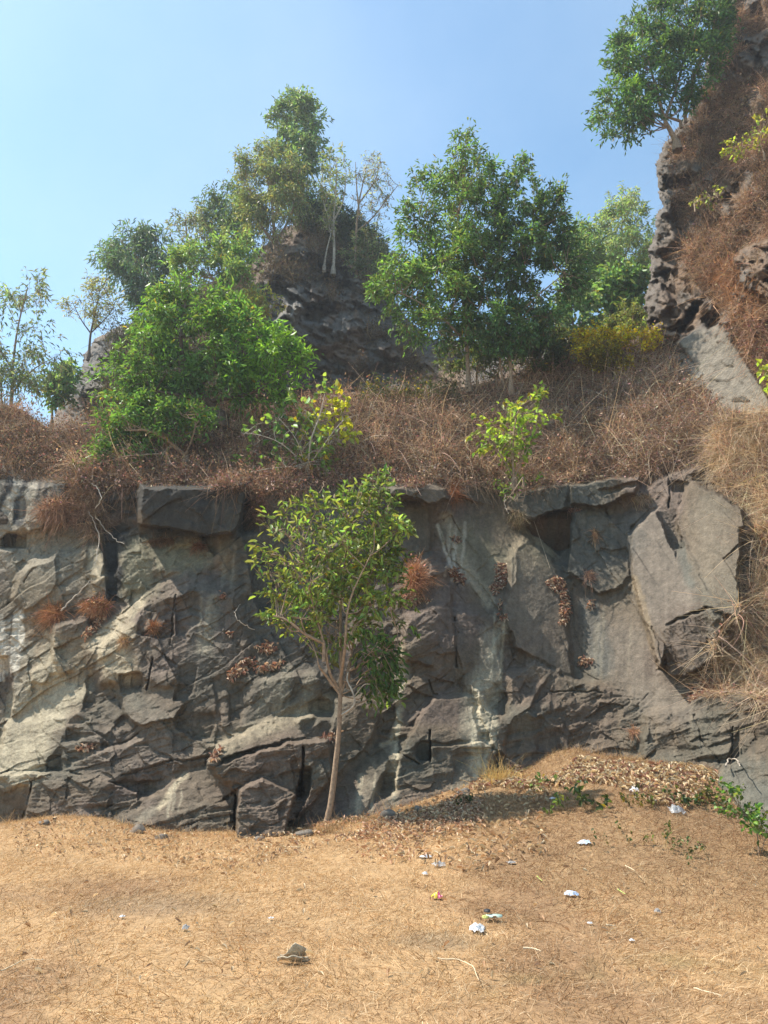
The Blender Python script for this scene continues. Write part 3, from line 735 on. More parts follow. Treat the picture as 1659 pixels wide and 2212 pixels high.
# notch and overhang on the face, bright prow to the left of it
for poly, off, w_ in [([(590, 690), (640, 640), (655, 660), (640, 700), (600, 720)], -1.1, 6), ([(655, 655), (720, 650), (730, 680), (690, 700), (662, 690)], 1.6, 6),
                      ([(548, 600), (590, 560), (600, 590), (570, 640), (548, 640)], -1.0, 6), ([(555, 555), (600, 540), (640, 540), (600, 570)], -.9, 5), ([(645, 535), (690, 530), (690, 552), (650, 556)], -1.2, 5),
                      ([(690, 600), (760, 610), (750, 640), (700, 630)], .9, 8), ([(770, 800), (860, 770), (880, 830), (800, 840)], .6, 10), ([(610, 800), (660, 760), (680, 850), (620, 850)], -.8, 10)]:
    m = np.clip(sdist(hx, hy, poly) / w_ + .3, 0, 1); hd += off * m
hd += 1.8 * (1 - np.clip(sdh / 28, 0, 1)) ** 2
hs.D = hd
c = np.empty(hs.PX.shape + (3,)); c[:] = (0.125, 0.110, 0.095)
fn = fbm(hs.PX / 45, hs.PY / 40, 431, 4)
c = lerp(c, (0.17, 0.105, 0.065), smooth(.0, .35, fn) * .7)
c = lerp(c, (0.22, 0.14, 0.09), smooth(.1, .5, fbm(hs.PX / 60, hs.PY / 60, 433, 3)) * smooth(900, 1000, hs.PX))
c = lerp(c, (0.23, 0.215, 0.19), smooth(60, 10, np.hypot(hs.PX - 625, (hs.PY - 690))) * .7)
c = lerp(c, (0.24, 0.16, 0.10), smooth(90, 20, np.abs(hs.PX - 950)) * smooth(760, 800, hs.PY) * .8)
o = hs.build('rock_hill', M_ROCKFAR, c, sdh > 0, skirt=(0, 14, -8))
tag(o, 'dark craggy rock hill rising behind the brush', 'hill', kind='structure')
SURF['hill'] = hs

# ---------------------------------------------------------------- high cliff on the right
cl_poly = [(1380, 760), (1395, 700), (1386, 640), (1402, 600), (1398, 545), (1410, 500), (1408, 470), (1424, 440), (1415, 400), (1420, 350), (1432, 315), (1462, 290), (1480, 262), (1500, 225), (1518, 170), (1535, 110),
           (1548, 40), (1548, -60), (1560, -300), (1600, -420), (2600, -420), (2600, 1010), (1540, 1010), (1480, 900), (1420, 800)]
cl_base = rbf([(1400, 720, 19.0), (1659, 720, 15.6), (1900, 720, 12.2), (1420, 400, 20.6), (1659, 400, 17.4), (1900, 400, 13.5), (1550, 0, 22.0), (1659, 0, 20.0), (1900, 0, 16.2),
               (1500, 900, 16.8), (1659, 950, 14.4), (1900, 950, 12.0), (1600, -400, 25), (2000, -400, 19), (1500, 560, 18.6), (1580, 560, 17.4), (1450, 560, 19.4), (1520, 250, 20.6), (1640, 250, 18.6)])
cs = Sheet(1370, 2600, -430, 1012, 3.0)
cx_ = cs.PX + 17 * fbm(cs.PX / 34, cs.PY / 34, 501, 5, .7); cy_ = cs.PY + 17 * fbm(cs.PX / 34, cs.PY / 34, 503, 5, .6)
sdc = sdist(cx_, cy_, cl_poly)
ws = 25 * fbm(cs.PX / 60, cs.PY / 60, 507, 3)
cr = (cs.PX * .85 + cs.PY * .4); cq = (-cs.PX * .4 + cs.PY * .85)
slabm = np.clip(sdist(cs.PX, cs.PY, [(1462, 740), (1500, 712), (1555, 700), (1600, 760), (1659, 850), (1680, 905), (1560, 900), (1535, 870), (1490, 780)]) / 8 + .3, 0, 1)
fr = (1 - .85 * slabm)
cd = cl_base(np.clip(cs.PX, 0, 2080), cs.PY)
cd += fr * (scallop((cr + ws * .7) / 80, (cq + ws * .7) / 55, 511, .7, .35, .3) + facets((cr + ws * .3) / 38, (cq - ws * .3) / 20, 517, .42, .08) + facets((cr * .5 + cq * .87) / 26, (cq * .5 - cr * .87) / 22, 518, .22, .03) + facets(cr / 13, cq / 7, 519, .07, .02) + .05 * fbm(cs.PX / 12, cs.PY / 8, 521, 4))
for poly, off, w_ in [([(1590, 555), (1600, 535), (1659, 520), (1740, 530), (1740, 640), (1640, 650), (1600, 610)], -.9, 10), ([(1425, 378), (1500, 385), (1480, 410), (1440, 420)], 1.0, 5),
                      ([(1470, 700), (1500, 650), (1515, 655), (1500, 700), (1480, 715)], 1.3, 5), ([(1440, 715), (1470, 690), (1475, 712)], .9, 4), ([(1418, 600), (1445, 585), (1450, 610)], .7, 4),
                      ([(1515, 690), (1545, 670), (1560, 690), (1530, 712)], .8, 4), ([(1400, 690), (1425, 680), (1430, 700), (1405, 712)], .8, 4), ([(1610, 30), (1640, 0), (1660, 60), (1620, 80)], 1.2, 8),
                      ([(1395, 640), (1430, 615), (1450, 660), (1420, 685)], -.5, 6), ([(1405, 480), (1440, 440), (1460, 520), (1420, 560)], -.6, 8), ([(1420, 420), (1470, 420), (1450, 470), (1425, 470)], -.6, 6)]:
    cd += off * np.clip(sdist(cx_, cy_, poly) / w_ + .3, 0, 1)
cd -= .35 * slabm
cd += .8 * (1 - np.clip(sdc / 10, 0, 1)) ** 2
cs.D = cd
c = np.empty(cs.PX.shape + (3,)); c[:] = (0.135, 0.112, 0.092)
fn = fbm(cs.PX / 40, cs.PY / 40, 531, 4)
veg = smooth(10, 70, sdc) * (1 - slabm)
c = lerp(c, (0.17, 0.105, 0.062), np.clip(veg * smooth(-.45, .05, fn), 0, 1) * .8)
c = lerp(c, (0.19, 0.165, 0.13), slabm)
c = c * (1 + .25 * fbm(cs.PX / 8, cs.PY / 6, 533, 3))[..., None]
o = cs.build('high_cliff', M_ROCKFAR, c, sdc > 0, skirt=(11, 14, 0))
tag(o, 'tall brown cliff on the right with rock showing through dry growth', 'cliff', kind='structure')
SURF['cliff'] = cs


# ================================================================ vegetation builders
LG = 1.8
HAZE = 0.0013
def unit(v):
    return v / (np.linalg.norm(v, axis=-1, keepdims=True) + 1e-9)


def leaves_geo(p, d, n, L, Wd, fold=0.25, curl=0.15):
    """folded pointed leaves: p base, d direction, n face normal (arrays)"""
    d = unit(d); s = unit(np.cross(d, n)); n = np.cross(s, d)
    L = L[:, None]; Wd = Wd[:, None]
    b = p; t = p + d * L - n * L * curl
    mid = p + d * L * .45 + n * L * curl * .3
    l = mid + s * Wd * .5 + n * Wd * fold; r = mid - s * Wd * .5 + n * Wd * fold
    V = np.stack([b, l, t, r], 1).reshape(-1, 3)
    k = np.arange(len(p))[:, None] * 4
    F = np.concatenate([k + np.array([[0, 1, 2]]), k + np.array([[0, 2, 3]])], 0)
    return V, F


def rot_leaves_geo(p, d, n, L, Wd, curl=0.15):
    """round-shouldered leaves of six corners"""
    d = unit(d); s = unit(np.cross(d, n)); n = np.cross(s, d)
    L = L[:, None]; Wd = Wd[:, None]
    pts = [p]
    for a, ww, cc in ((.3, .42, .10), (.68, .48, .06), (1.0, 0, -.15), (.68, -.48, .06), (.3, -.42, .10)):
        pts.append(p + d * L * a + s * Wd * ww + n * (abs(ww) * Wd * .45 + L * (cc + curl * (.25 - a * a) * .8)))
    V = np.stack(pts, 1).reshape(-1, 3)
    k = np.arange(len(p))[:, None] * 6
    F = np.concatenate([k + np.array([[0, 1, 2]]), k + np.array([[0, 2, 3]]), k + np.array([[0, 3, 4]]), k + np.array([[0, 4, 5]])], 0)
    return V, F


def strands_geo(p, d, L, w, droop, seg=3, side=None, bend=None, g=np.array([0, 0, -1.0])):
    """thin bent ribbons"""
    n = len(p); d = unit(d)
    if side is None:
        side = unit(np.cross(d, rng.normal(size=(n, 3))))
    if bend is None:
        bend = rng.normal(size=(n, 3)) * .35
    V = np.zeros((n, seg + 1, 2, 3))
    for k in range(seg + 1):
        t = k / seg
        c = p + d * (L * t)[:, None] + (g[None] * droop[:, None] + bend) * (L * t * t)[:, None]
        ww = (w * (1 - .75 * t))[:, None] * .5
        V[:, k, 0] = c - side * ww; V[:, k, 1] = c + side * ww
    V = V.reshape(-1, 3)
    base = (np.arange(n) * (seg + 1) * 2)[:, None]
    F = np.concatenate([base + np.array([[2 * k, 2 * k + 1, 2 * k + 3, 2 * k + 2]]) for k in range(seg)], 0)
    return V, F


class Tubes:
    def __init__(s, sides=5):
        s.V = []; s.F = []; s.n = 0; s.k = sides

    def add(s, pts, r0, r1, wig=0.0):
        pts = np.asarray(pts, float); m = len(pts); k = s.k
        if wig:
            pts = pts.copy(); pts[1:-1] += rng.normal(size=(m - 2, 3)) * wig
        T = unit(np.gradient(pts, axis=0))
        ref = np.array([0, 1.0, 0.2]); A = unit(np.cross(T, ref)); B = np.cross(T, A)
        r = np.linspace(r0, r1, m)[:, None, None]
        th = np.linspace(0, 2 * math.pi, k, endpoint=False)
        ring = pts[:, None] + r * (A[:, None] * np.cos(th)[None, :, None] + B[:, None] * np.sin(th)[None, :, None])
        s.V.append(ring.reshape(-1, 3))
        for i in range(m - 1):
            for j in range(k):
                j2 = (j + 1) % k
                s.F.append((s.n + i * k + j, s.n + i * k + j2, s.n + (i + 1) * k + j2, s.n + (i + 1) * k + j))
        s.n += m * k

    def build(s, name, mat, parent=None):
        return fast_mesh(name, np.concatenate(s.V), np.array(s.F), mat, None, True, parent)


def spline(pts, n=10):
    pts = np.asarray(pts, float)
    if len(pts) == 2:
        t = np.linspace(0, 1, n)[:, None]; return pts[0] * (1 - t) + pts[1] * t
    q = np.vstack([2 * pts[0] - pts[1], pts, 2 * pts[-1] - pts[-2]]); out = []
    per = max(2, n // (len(pts) - 1))
    for i in range(len(pts) - 1):
        a, b, c, d = q[i:i + 4]
        for t in np.linspace(0, 1, per, endpoint=False):
            out.append(0.5 * ((2 * b) + (-a + c) * t + (2 * a - 5 * b + 4 * c - d) * t * t + (-a + 3 * b - 3 * c + d) * t ** 3))
    out.append(pts[-1]); return np.array(out)


def leafcols(n, base, var=.25, yellow=0.02, ycol=(0.45, 0.33, 0.03), hue=.12):
    base = np.asarray(base, float); base = base * .86 + base.mean() * .14 if base[1] > base[0] else base
    c = np.tile(base, (n, 1))
    c *= (1 + var * rng.normal(size=(n, 1))).clip(.35, 1.9)
    c *= 1 + hue * rng.normal(size=(n, 3))
    y = rng.random(n) < yellow
    c[y] = np.asarray(ycol) * (0.7 + .6 * rng.random((y.sum(), 1)))
    return c.clip(.005, .9)


def tree(name, label, cat, stems, poly, Y, nclump=26, nleaf=7250, leafL=.13, leafW=.04, color=(.07, .13, .03), depth=None, group=None,
         clump_r=None, bark=None, r0=.07, droop=.35, tipy=None, hole=0.0, mat=None, twig=10, yellow=.02, var=.25, rnd=False, lit=None, cstretch=1.0, shell=0.35, twigr=.006, parts=('trunk', 'crown')):
    """stems: polylines of (px,py,dY); poly: outline of the crown; Y: distance"""
    bark = bark or M_BARK; mat = mat or M_LEAF
    far = Y > 20.5
    if far: nleaf = int(nleaf * (.30 if hole > .45 else .55)); leafW *= 1.0
    color = tuple(min(.8, q * LG * (1.4 if far else 1)) for q in color)
    lit = [(a, b_, c_, tuple(min(.55, q * LG) for q in d_)) for a, b_, c_, d_ in lit] if lit else None
    base = P(stems[0][0][0], stems[0][0][1], Y + stems[0][0][2])
    root = empty(name, tuple(base), label, cat, group)
    sc = Y / FOC
    poly = np.array(poly, float)
    mn, mx = poly.min(0), poly.max(0)
    area_w = (mx - mn).min() * sc
    depth = depth or area_w * .5
    # clump centres
    cand = mn + (mx - mn) * rng.random((4000, 2))
    sd_ = sdist(cand[:, 0], cand[:, 1], poly)
    cr = clump_r or math.sqrt(max(1, (sd_ > 0).mean() * np.prod(mx - mn)) / nclump) * .80
    ok = sd_ > cr * .45; cand = cand[ok]; sd_ = sd_[ok]
    keep = []; mind = cr * .78
    dist = np.full(len(cand), 1e9); i = 0
    while len(keep) < nclump:           # spread evenly: always the spot farthest from those taken
        keep.append(i); dist = np.minimum(dist, ((cand - cand[i]) ** 2).sum(1))
        i = int(np.argmax(dist * rng.uniform(.5, 1, len(cand))))
        if dist[i] < (mind * .35) ** 2: break
    # second layer at other depths
    extra = rng.choice(len(cand), size=min(len(cand), nclump // 2), replace=False)
    allc = list(keep) + list(extra)
    cen = []; rad = []
    dmax = sd_.max() + 1e-6
    for q, i in enumerate(allc):
        if q < len(keep) and rng.random() < .10 + hole * .25: continue
        if q >= len(keep) and rng.random() < hole: continue
        dd = depth * (min(1, sd_[i] / dmax) ** .5) * rng.uniform(-1, 1)
        cen.append(P(cand[i, 0], cand[i, 1], Y + dd)); rad.append(cr * sc * rng.uniform(.7, 1.15) * (1.0 if sd_[i] > cr else .85))
    cen = np.array(cen); rad = np.array(rad)
    tb = Tubes(6)
    stem_pts = []
    for k, st in enumerate(stems):
        pts = spline([P(a, b, Y + c) for a, b, c in st], 14)
        rr = r0 * (1 if k == 0 else .55)
        # flared foot below the soil line
        foot = pts[0] - np.array([0, 0, .25])
        tb.add(np.vstack([foot, pts]), rr * 1.25, rr * .35)
        if k == 0: tb.add(np.array([foot, pts[0], pts[0] + (pts[1] - pts[0]) * .35, pts[0] + (pts[1] - pts[0]) * .8]), rr * 2.1, rr * 1.1)
        stem_pts.append(pts[4:])
    SP = np.concatenate(stem_pts)
    tw = Tubes(3)
    for c, r in zip(cen, rad):
        # branch from the stem point that lies below/beside the clump
        dv = c - SP; cost = np.linalg.norm(dv, axis=1) + np.clip(SP[:, 2] - c[2] + .2, 0, 9) * 2
        j = int(np.argmin(cost + rng.random(len(SP)) * .3)); a = SP[j]
        L_ = np.linalg.norm(c - a)
        m1 = a + (c - a) * .35 + np.array([0, 0, -.06 * L_]) + rng.normal(size=3) * .05 * L_
        m2 = a + (c - a) * .7 + rng.normal(size=3) * .05 * L_ + np.array([0, 0, .03 * L_])
        tb.add(spline([a, m1, m2, c], 8), min(r0 * .24, .008 + .010 * L_), twigr * 1.1)
    # twigs and leaves
    per = rad ** 2 * np.exp(.55 * rng.normal(size=len(rad))); per = per / per.sum()
    LP = []; LD = []; LN = []; cl_id = []
    for ci, (c, r) in enumerate(zip(cen, rad)):
        nt = twig
        dirs = unit(rng.normal(size=(nt, 3)) * np.array([1, .9, 1 * cstretch]) + np.array([0, 0, .25]))
        ends = c + dirs * r * rng.uniform(.55, 1.35, (nt, 1))
        for e in ends:
            tw.add(np.array([c, (c + e) / 2 + rng.normal(size=3) * .08 * r, e]), twigr, twigr * .45)
        nl = max(6, int(nleaf * per[ci]))
        ti = rng.integers(0, nt, nl)
        t = rng.random(nl) ** .6 * (1 - shell) + shell
        pos = c + (ends[ti] - c) * t[:, None] + rng.normal(size=(nl, 3)) * leafL * .38 * (1 + r * 1.2)
        d = dirs[ti] * .7 + rng.normal(size=(nl, 3)) * .6 + np.array([0, 0, -droop])
        LP.append(pos); LD.append(d); cl_id.append(np.full(nl, ci))
    # loose shoots that break the outline
    nsh = int(nclump * (1.3 if nleaf > 1500 else .35)); e0 = rng.integers(0, len(poly), nsh); tt = rng.random((nsh, 1))
    a_ = poly[e0]; b_ = poly[(e0 + 1) % len(poly)]; q_ = a_ + (b_ - a_) * tt; cen2 = poly.mean(0)
    for qq in q_:
        qq = qq + (cen2 - qq) * .06; inn = qq + (cen2 - qq) * rng.uniform(.10, .28)
        dd = rng.uniform(-.4, .4) * depth
        A_ = P(inn[0], inn[1], Y + dd); o2 = unit(P(qq[0], qq[1], Y + dd) - A_ + 1e-6) + rng.normal(size=3) * .35 + np.array([0, 0, .35])
        Ls_ = rng.uniform(1.6, 4.0) * leafL; E_ = A_ + unit(P(qq[0], qq[1], Y + dd) - A_ + 1e-6) * np.linalg.norm(P(qq[0], qq[1], Y + dd) - A_) + unit(o2) * Ls_ * .7
        m_ = (A_ + E_) / 2 + rng.normal(size=3) * .15 * Ls_
        tw.add(np.array([A_, m_, E_]), twigr, twigr * .4)
        k_ = int(rng.integers(8, 18)); t_ = rng.uniform(.25, 1, (k_, 1))
        LP.append(A_ + (E_ - A_) * t_ + rng.normal(size=(k_, 3)) * leafL * .25); LD.append(unit(o2)[None] * .8 + rng.normal(size=(k_, 3)) * .6 + np.array([0, 0, -droop])); cl_id.append(np.zeros(k_, int))
    LP = np.concatenate(LP); LD = np.concatenate(LD); cl = np.concatenate(cl_id); n = len(LP)
    nn = rng.normal(size=(n, 3)) + np.array([-.1, -.1, .9])
    Ls = leafL * rng.uniform(.45, 1.35, n); Ws = leafW * rng.uniform(.7, 1.3, n)
    V, F = (rot_leaves_geo if rnd else leaves_geo)(LP, LD, nn, Ls, Ws)
    per_v = 6 if rnd else 4
    cc = leafcols(n, color, var, yellow)
    cvar = 1 + .16 * rng.normal(size=(len(cen), 1)); cc = cc * cvar[cl].clip(.6, 1.5)
    if lit is not None:      # recoloured leaf zones: (px,py,radius,colour)
        for (lx, ly, lr, lc) in lit:
            ctr = P(lx, ly, Y); dd = np.linalg.norm((LP - ctr)[:, [0, 2]], axis=1) / (lr * sc)
            m = smooth(1.2, .5, dd + .25 * rng.normal(size=n))[:, None]
            cc = cc * (1 - m) + np.asarray(lc) * (cc.mean(1, keepdims=True) / np.mean(color)) * m
    tr = tb.build(parts[0], bark, root)
    TV = np.concatenate(tw.V); TF = np.array(tw.F) + len(V)
    FF = np.concatenate([F, TF[:, [0, 1, 2]], TF[:, [0, 2, 3]]])
    o_ = fast_mesh(parts[1], np.concatenate([V, TV]), FF, mat, np.concatenate([np.repeat(cc, per_v, 0), np.tile((.22, .15, .1), (len(TV), 1))]), False, root)
    o_.data.materials.append(bark)
    mi = np.zeros(len(FF), np.int32); mi[len(F):] = 1; o_.data.polygons.foreach_set('material_index', mi)
    return root


def region_points(surf, poly, n, dens=None, jitter=0.0):
    poly = np.array(poly, float); mn, mx = poly.min(0), poly.max(0)
    out = []; tot = 0
    while tot < n:
        c = mn + (mx - mn) * rng.random((n * 2, 2))
        k = sdist(c[:, 0], c[:, 1], poly) > 0
        if dens is not None: k &= rng.random(len(c)) < dens(c[:, 0], c[:, 1])
        out.append(c[k]); tot += k.sum()
    c = np.concatenate(out)[:n]
    return c, P(c[:, 0], c[:, 1], surf.at(c[:, 0], c[:, 1]) - rng.random(n) * jitter)


def brush(name, label, surf, poly, n, colr, L=(.3, .9), w=.010, up=1.0, out=.6, droop=.35, dens=None, leafn=0, leafcol=(.30, .17, .11), var=.35, kind='stuff', mat=None, cat=None, group=None, spread=.7, jit=.05, curlb=.35, cfun=None, seg=3, lsize=.06):
    c, p = region_points(surf, poly, n, dens, jit)
    nrm = rng.normal(size=(n, 3))
    d = nrm * spread + np.array([0, -out, up])
    Ls = rng.uniform(L[0], L[1], n)
    bend = rng.normal(size=(n, 3)) * curlb
    V, F = strands_geo(p, d, Ls, w * rng.uniform(.6, 1.5, n), np.full(n, droop) * rng.uniform(.3, 1.7, n), seg, None, bend)
    cc = leafcols(n, colr, var, 0, hue=.06)
    if cfun is not None: cc = cfun(c, cc)
    cc = np.repeat(cc, (seg + 1) * 2, 0)
    Vs = [V]; Cs = [cc]; tris = [np.concatenate([F[:, [0, 1, 2]], F[:, [0, 2, 3]]])]
    if leafn:
        c2, p2 = region_points(surf, poly, leafn, dens, 0)
        dd = rng.normal(size=(leafn, 3)); off = np.array([0, -out, up]) * (rng.random((leafn, 1)) * L[1] * .7)
        V2, F2 = leaves_geo(p2 + off + rng.normal(size=(leafn, 3)) * .05, dd, rng.normal(size=(leafn, 3)), np.full(leafn, lsize) * rng.uniform(.5, 1.5, leafn), np.full(leafn, lsize * .42), curl=.4)
        tris.append(F2 + len(V)); Vs.append(V2); Cs.append(np.repeat(leafcols(leafn, leafcol, .4, 0), 4, 0))
    o = fast_mesh(name, np.concatenate(Vs), np.concatenate(tris), mat or M_DRY, np.concatenate(Cs))
    return tag(o, label, cat, group, kind)


def straw_tint(c, cc):
    m = fbm(c[:, 0] / 60, c[:, 1] / 50, 601, 3)
    return cc * (1 + .35 * m)[:, None]


class Brow:
    def at(s, x, y):
        y = np.asarray(y, float)
        return np.where(y > 988, np.minimum(sh.at(x, y), wall.at(x, np.maximum(y, 988))), sh.at(x, y))


brow = Brow()
# ================================================================ dry growth on the shelf and cliffs
RED = (.38, .25, .165); STR = (.44, .31, .185); DKB = (.15, .095, .06); PINK = (.46, .30, .20)
shelf_poly = [(-420, 858), (-60, 862), (60, 892), (110, 928), (200, 905), (330, 900), (500, 880), (640, 868), (760, 852), (900, 842), (1000, 842), (1100, 822), (1180, 782), (1280, 765), (1400, 735), (1450, 765),
              (1500, 850), (1545, 900), (1560, 985), (1500, 1000), (1380, 1025), (1230, 1040), (1100, 1066), (1060, 1045), (980, 1055), (900, 1035), (830, 1046), (700, 1046), (540, 1052), (300, 1050), (150, 1048), (0, 1036), (-60, 1032), (-420, 1030)]


def shelf_tint(c, cc):
    m = fbm(c[:, 0] / 55, c[:, 1] / 40, 603, 3)
    cc = cc * (1 + .75 * m).clip(.4, 1.8)[:, None]
    k = smooth(900, 1000, c[:, 0])[:, None] * .25 + smooth(1380, 1520, c[:, 0])[:, None] * .4
    cc = cc * (1 - k) + np.array((.42, .30, .21)) * k
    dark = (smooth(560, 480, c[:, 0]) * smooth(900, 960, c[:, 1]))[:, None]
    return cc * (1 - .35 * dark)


brush('dry_brush', 'tangled reddish brown dry brush covering the ledge above the rock wall', brow, shelf_poly, 35000, RED, (.25, .75), .0105, .9, .5, .5, leafn=26000, leafcol=(.30, .185, .125), cfun=shelf_tint)
def dead_shrubs(name, label, surf, poly, ncl, per, R, colr, w=.010, dens=None, flat=.0, kind='stuff', twl=4000, leafcol=(.40, .27, .18), cvar=.3):
    c, p = region_points(surf, poly, ncl, dens)
    rad = rng.uniform(R[0], R[1], ncl); n = ncl * per; k = np.repeat(np.arange(ncl), per)
    d = unit(rng.normal(size=(n, 3)) + np.array([0, -.5, .75]))
    st = p[k] + d * (rad[k] * rng.uniform(0, .55, n))[:, None] * np.array([1, 1, .8])
    d2 = unit(d + rng.normal(size=(n, 3)) * .6)
    Ls = rad[k] * rng.uniform(.4, .9, n)
    V, F = strands_geo(st, d2, Ls, w * rng.uniform(.5, 1.4, n), rng.uniform(.1, .7, n), 4, None, rng.normal(size=(n, 3)) * .4)
    cf = (1 + cvar * rng.normal(size=(ncl, 1))).clip(.5, 1.7)
    cc = leafcols(n, colr, .3, 0, hue=.05) * cf[k]
    j = rng.integers(0, n, twl); t = rng.random((twl, 1))
    V2, F2 = leaves_geo(st[j] + d2[j] * Ls[j][:, None] * t, rng.normal(size=(twl, 3)), rng.normal(size=(twl, 3)), rng.uniform(.03, .08, twl), rng.uniform(.015, .03, twl), curl=.4)
    T = np.concatenate([F[:, [0, 1, 2]], F[:, [0, 2, 3]], F2 + len(V)])
    C2 = leafcols(twl, leafcol, .35, 0) * cf[k[j]]
    return tag(fast_mesh(name, np.concatenate([V, V2]), T, M_DRY, np.concatenate([np.repeat(cc, 10, 0), np.repeat(C2, 4, 0)])), label, None, None, kind)


dead_shrubs('tangled_dead_shrubs', 'bushy domes of dead reddish shrubs among the brush on the ledge', brow, [(q[0], q[1] + (6 if q[1] < 960 else -18)) for q in shelf_poly], 150, 170, (.35, .95), (.50, .36, .26), twl=16000, cvar=.4)
dead_shrubs('rim_dead_shrubs', 'pale twiggy dead shrubs mounding at the middle of the ledge and spilling over the rim', brow, [(880, 990), (1100, 980), (1380, 960), (1500, 985), (1380, 1025), (1240, 1040), (1090, 1060), (960, 1050), (880, 1040)], 46, 170, (.25, .6), (.50, .37, .27), twl=7000, leafcol=(.48, .36, .28), cvar=.35)
dead_shrubs('left_rim_dead_shrubs', 'dark red dead shrubs spilling over the left part of the rim', brow, [(150, 1010), (540, 1000), (700, 1000), (800, 1010), (820, 1040), (620, 1055), (300, 1040), (150, 1040)], 34, 150, (.2, .5), (.33, .20, .13), twl=5000, leafcol=(.36, .24, .18), cvar=.35)
dead_shrubs('grey_dead_shrubs', 'greyish dead shrubs at the right of the ledge below the yellow shrub', brow, [(1180, 830), (1420, 790), (1520, 880), (1540, 980), (1400, 1010), (1200, 1020)], 45, 190, (.35, .8), (.38, .28, .21), twl=6000, leafcol=(.45, .35, .28))
brush('fine_dead_stems', 'pale thin dead stems arching out of the brush on the ledge', sh, [(700, 900), (900, 860), (1050, 860), (1200, 800), (1420, 770), (1500, 860), (1550, 980), (1380, 1010), (1100, 1040), (960, 1030), (760, 1030)], 2600, (.54, .42, .31), (.7, 1.5), .012, 1.0, .6, .7, seg=6, cfun=straw_tint, curlb=.25)
brush('straw_mat', 'pinkish mat of dried creeper and straw where the ledge meets the right cliff', sh, [(1330, 900), (1500, 850), (1560, 900), (1600, 1000), (1540, 1010), (1380, 1020)], 9000, (.42, .29, .22), (.15, .5), .009, .5, .6, .4, leafn=9000, leafcol=(.44, .33, .28), cfun=straw_tint, lsize=.05)

cliff_veg = [(1440, 305), (1478, 268), (1520, 180), (1550, 60), (1560, -60), (1760, -60), (1760, 880), (1690, 900), (1620, 770), (1570, 690), (1520, 640), (1470, 560), (1470, 480), (1450, 440), (1440, 330)]


def cliff_dens(x, y):
    n = fbm(x / 45, y / 45, 531, 3)
    return np.clip(.45 + 2.2 * n, .0, 1) * (1 - .93 * (sdist(x, y, [(1590, 555), (1600, 535), (1659, 520), (1740, 530), (1740, 640), (1640, 650), (1600, 610)]) > 0))


def cliff_tint(c, cc):
    k = smooth(520, 250, c[:, 1])[:, None] * .6
    cc = cc * (1 - k) + np.array((.22, .15, .10)) * k
    o_ = (smooth(70, 20, np.hypot(c[:, 0] - 1630, c[:, 1] - 640)) + smooth(60, 20, np.hypot(c[:, 0] - 1575, c[:, 1] - 600)))[:, None].clip(0, 1) * .7
    cc = cc * (1 - o_) + np.array((.46, .21, .085)) * o_
    return cc * (1 + .4 * fbm(c[:, 0] / 30, c[:, 1] / 30, 609, 3))[:, None]


brush('cliff_brush', 'rust brown dry grass and creepers clothing the high cliff', cs, cliff_veg, 34000, (.37, .24, .155), (.2, .6), .012, .3, .6, .7, spread=.9, dens=cliff_dens, leafn=16000, leafcol=(.27, .17, .11), cfun=cliff_tint)
dead_shrubs('cliff_dead_shrubs', 'rusty dead shrub domes clinging to the high cliff', cs, [(1500, 250), (1560, 150), (1600, 0), (1700, 0), (1700, 500), (1640, 500), (1700, 680), (1560, 660), (1470, 540), (1440, 380)], 60, 160, (.35, .8), (.40, .26, .17), w=.012, twl=7000, dens=cliff_dens)
brush('cliff_foot_litter', 'dead leaves and creeper stems beside the pale slab on the cliff', cs, [(1560, 700), (1640, 700), (1720, 800), (1720, 900), (1672, 870), (1610, 765)], 3500, (.40, .25, .17), (.15, .45), .011, .2, .5, .7, leafn=5000, leafcol=(.38, .23, .17), cfun=straw_tint)

rgrass = [(1548, 905), (1600, 890), (1700, 880), (1720, 1540), (1655, 1520), (1600, 1498), (1520, 1510), (1545, 1470), (1538, 1400), (1570, 1330), (1632, 1260), (1645, 1190), (1600, 1100), (1550, 1050), (1530, 960)]


class Blend:
    def at(s, x, y):
        return np.where(np.asarray(y) > 1000, wall.at(x, y), np.minimum(sh.at(x, y), wall.at(x, np.maximum(y, 990))))


bl = Blend()


def rg_tint(c, cc):
    m = fbm(c[:, 0] / 28, c[:, 1] / 40, 611, 4)
    cc = cc * (1 + .7 * fbm(c[:, 0] / 22, c[:, 1] / 26, 613, 3)).clip(.4, 1.6)[:, None]
    k = smooth(-.1, .4, m)[:, None] * .55
    cc = cc * (1 - k) + np.array((.66, .54, .35)) * k
    return cc


brush('hanging_straw', 'pale straw coloured dry grass hanging down the right end of the wall', bl, rgrass, 24000, (.55, .40, .28), (.12, .42), .0095, .3, .5, .5, spread=1.5, leafn=3000, leafcol=(.42, .27, .2), cfun=rg_tint, dens=lambda x, y: np.clip(.6 + 1.5 * fbm(x / 26, y / 34, 615, 3), .08, 1), seg=4, curlb=.8, mat=M_STRAW)
brush('straw_tresses', 'long wiry strands of dry grass trailing off the straw on the right', bl, [(1555, 1000), (1640, 960), (1700, 1500), (1600, 1490), (1540, 1470), (1570, 1340), (1640, 1250), (1640, 1150), (1560, 1060)], 900, (.62, .49, .32), (.4, 1.0), .008, .1, .9, 1.1, seg=7, curlb=.5, mat=M_STRAW)

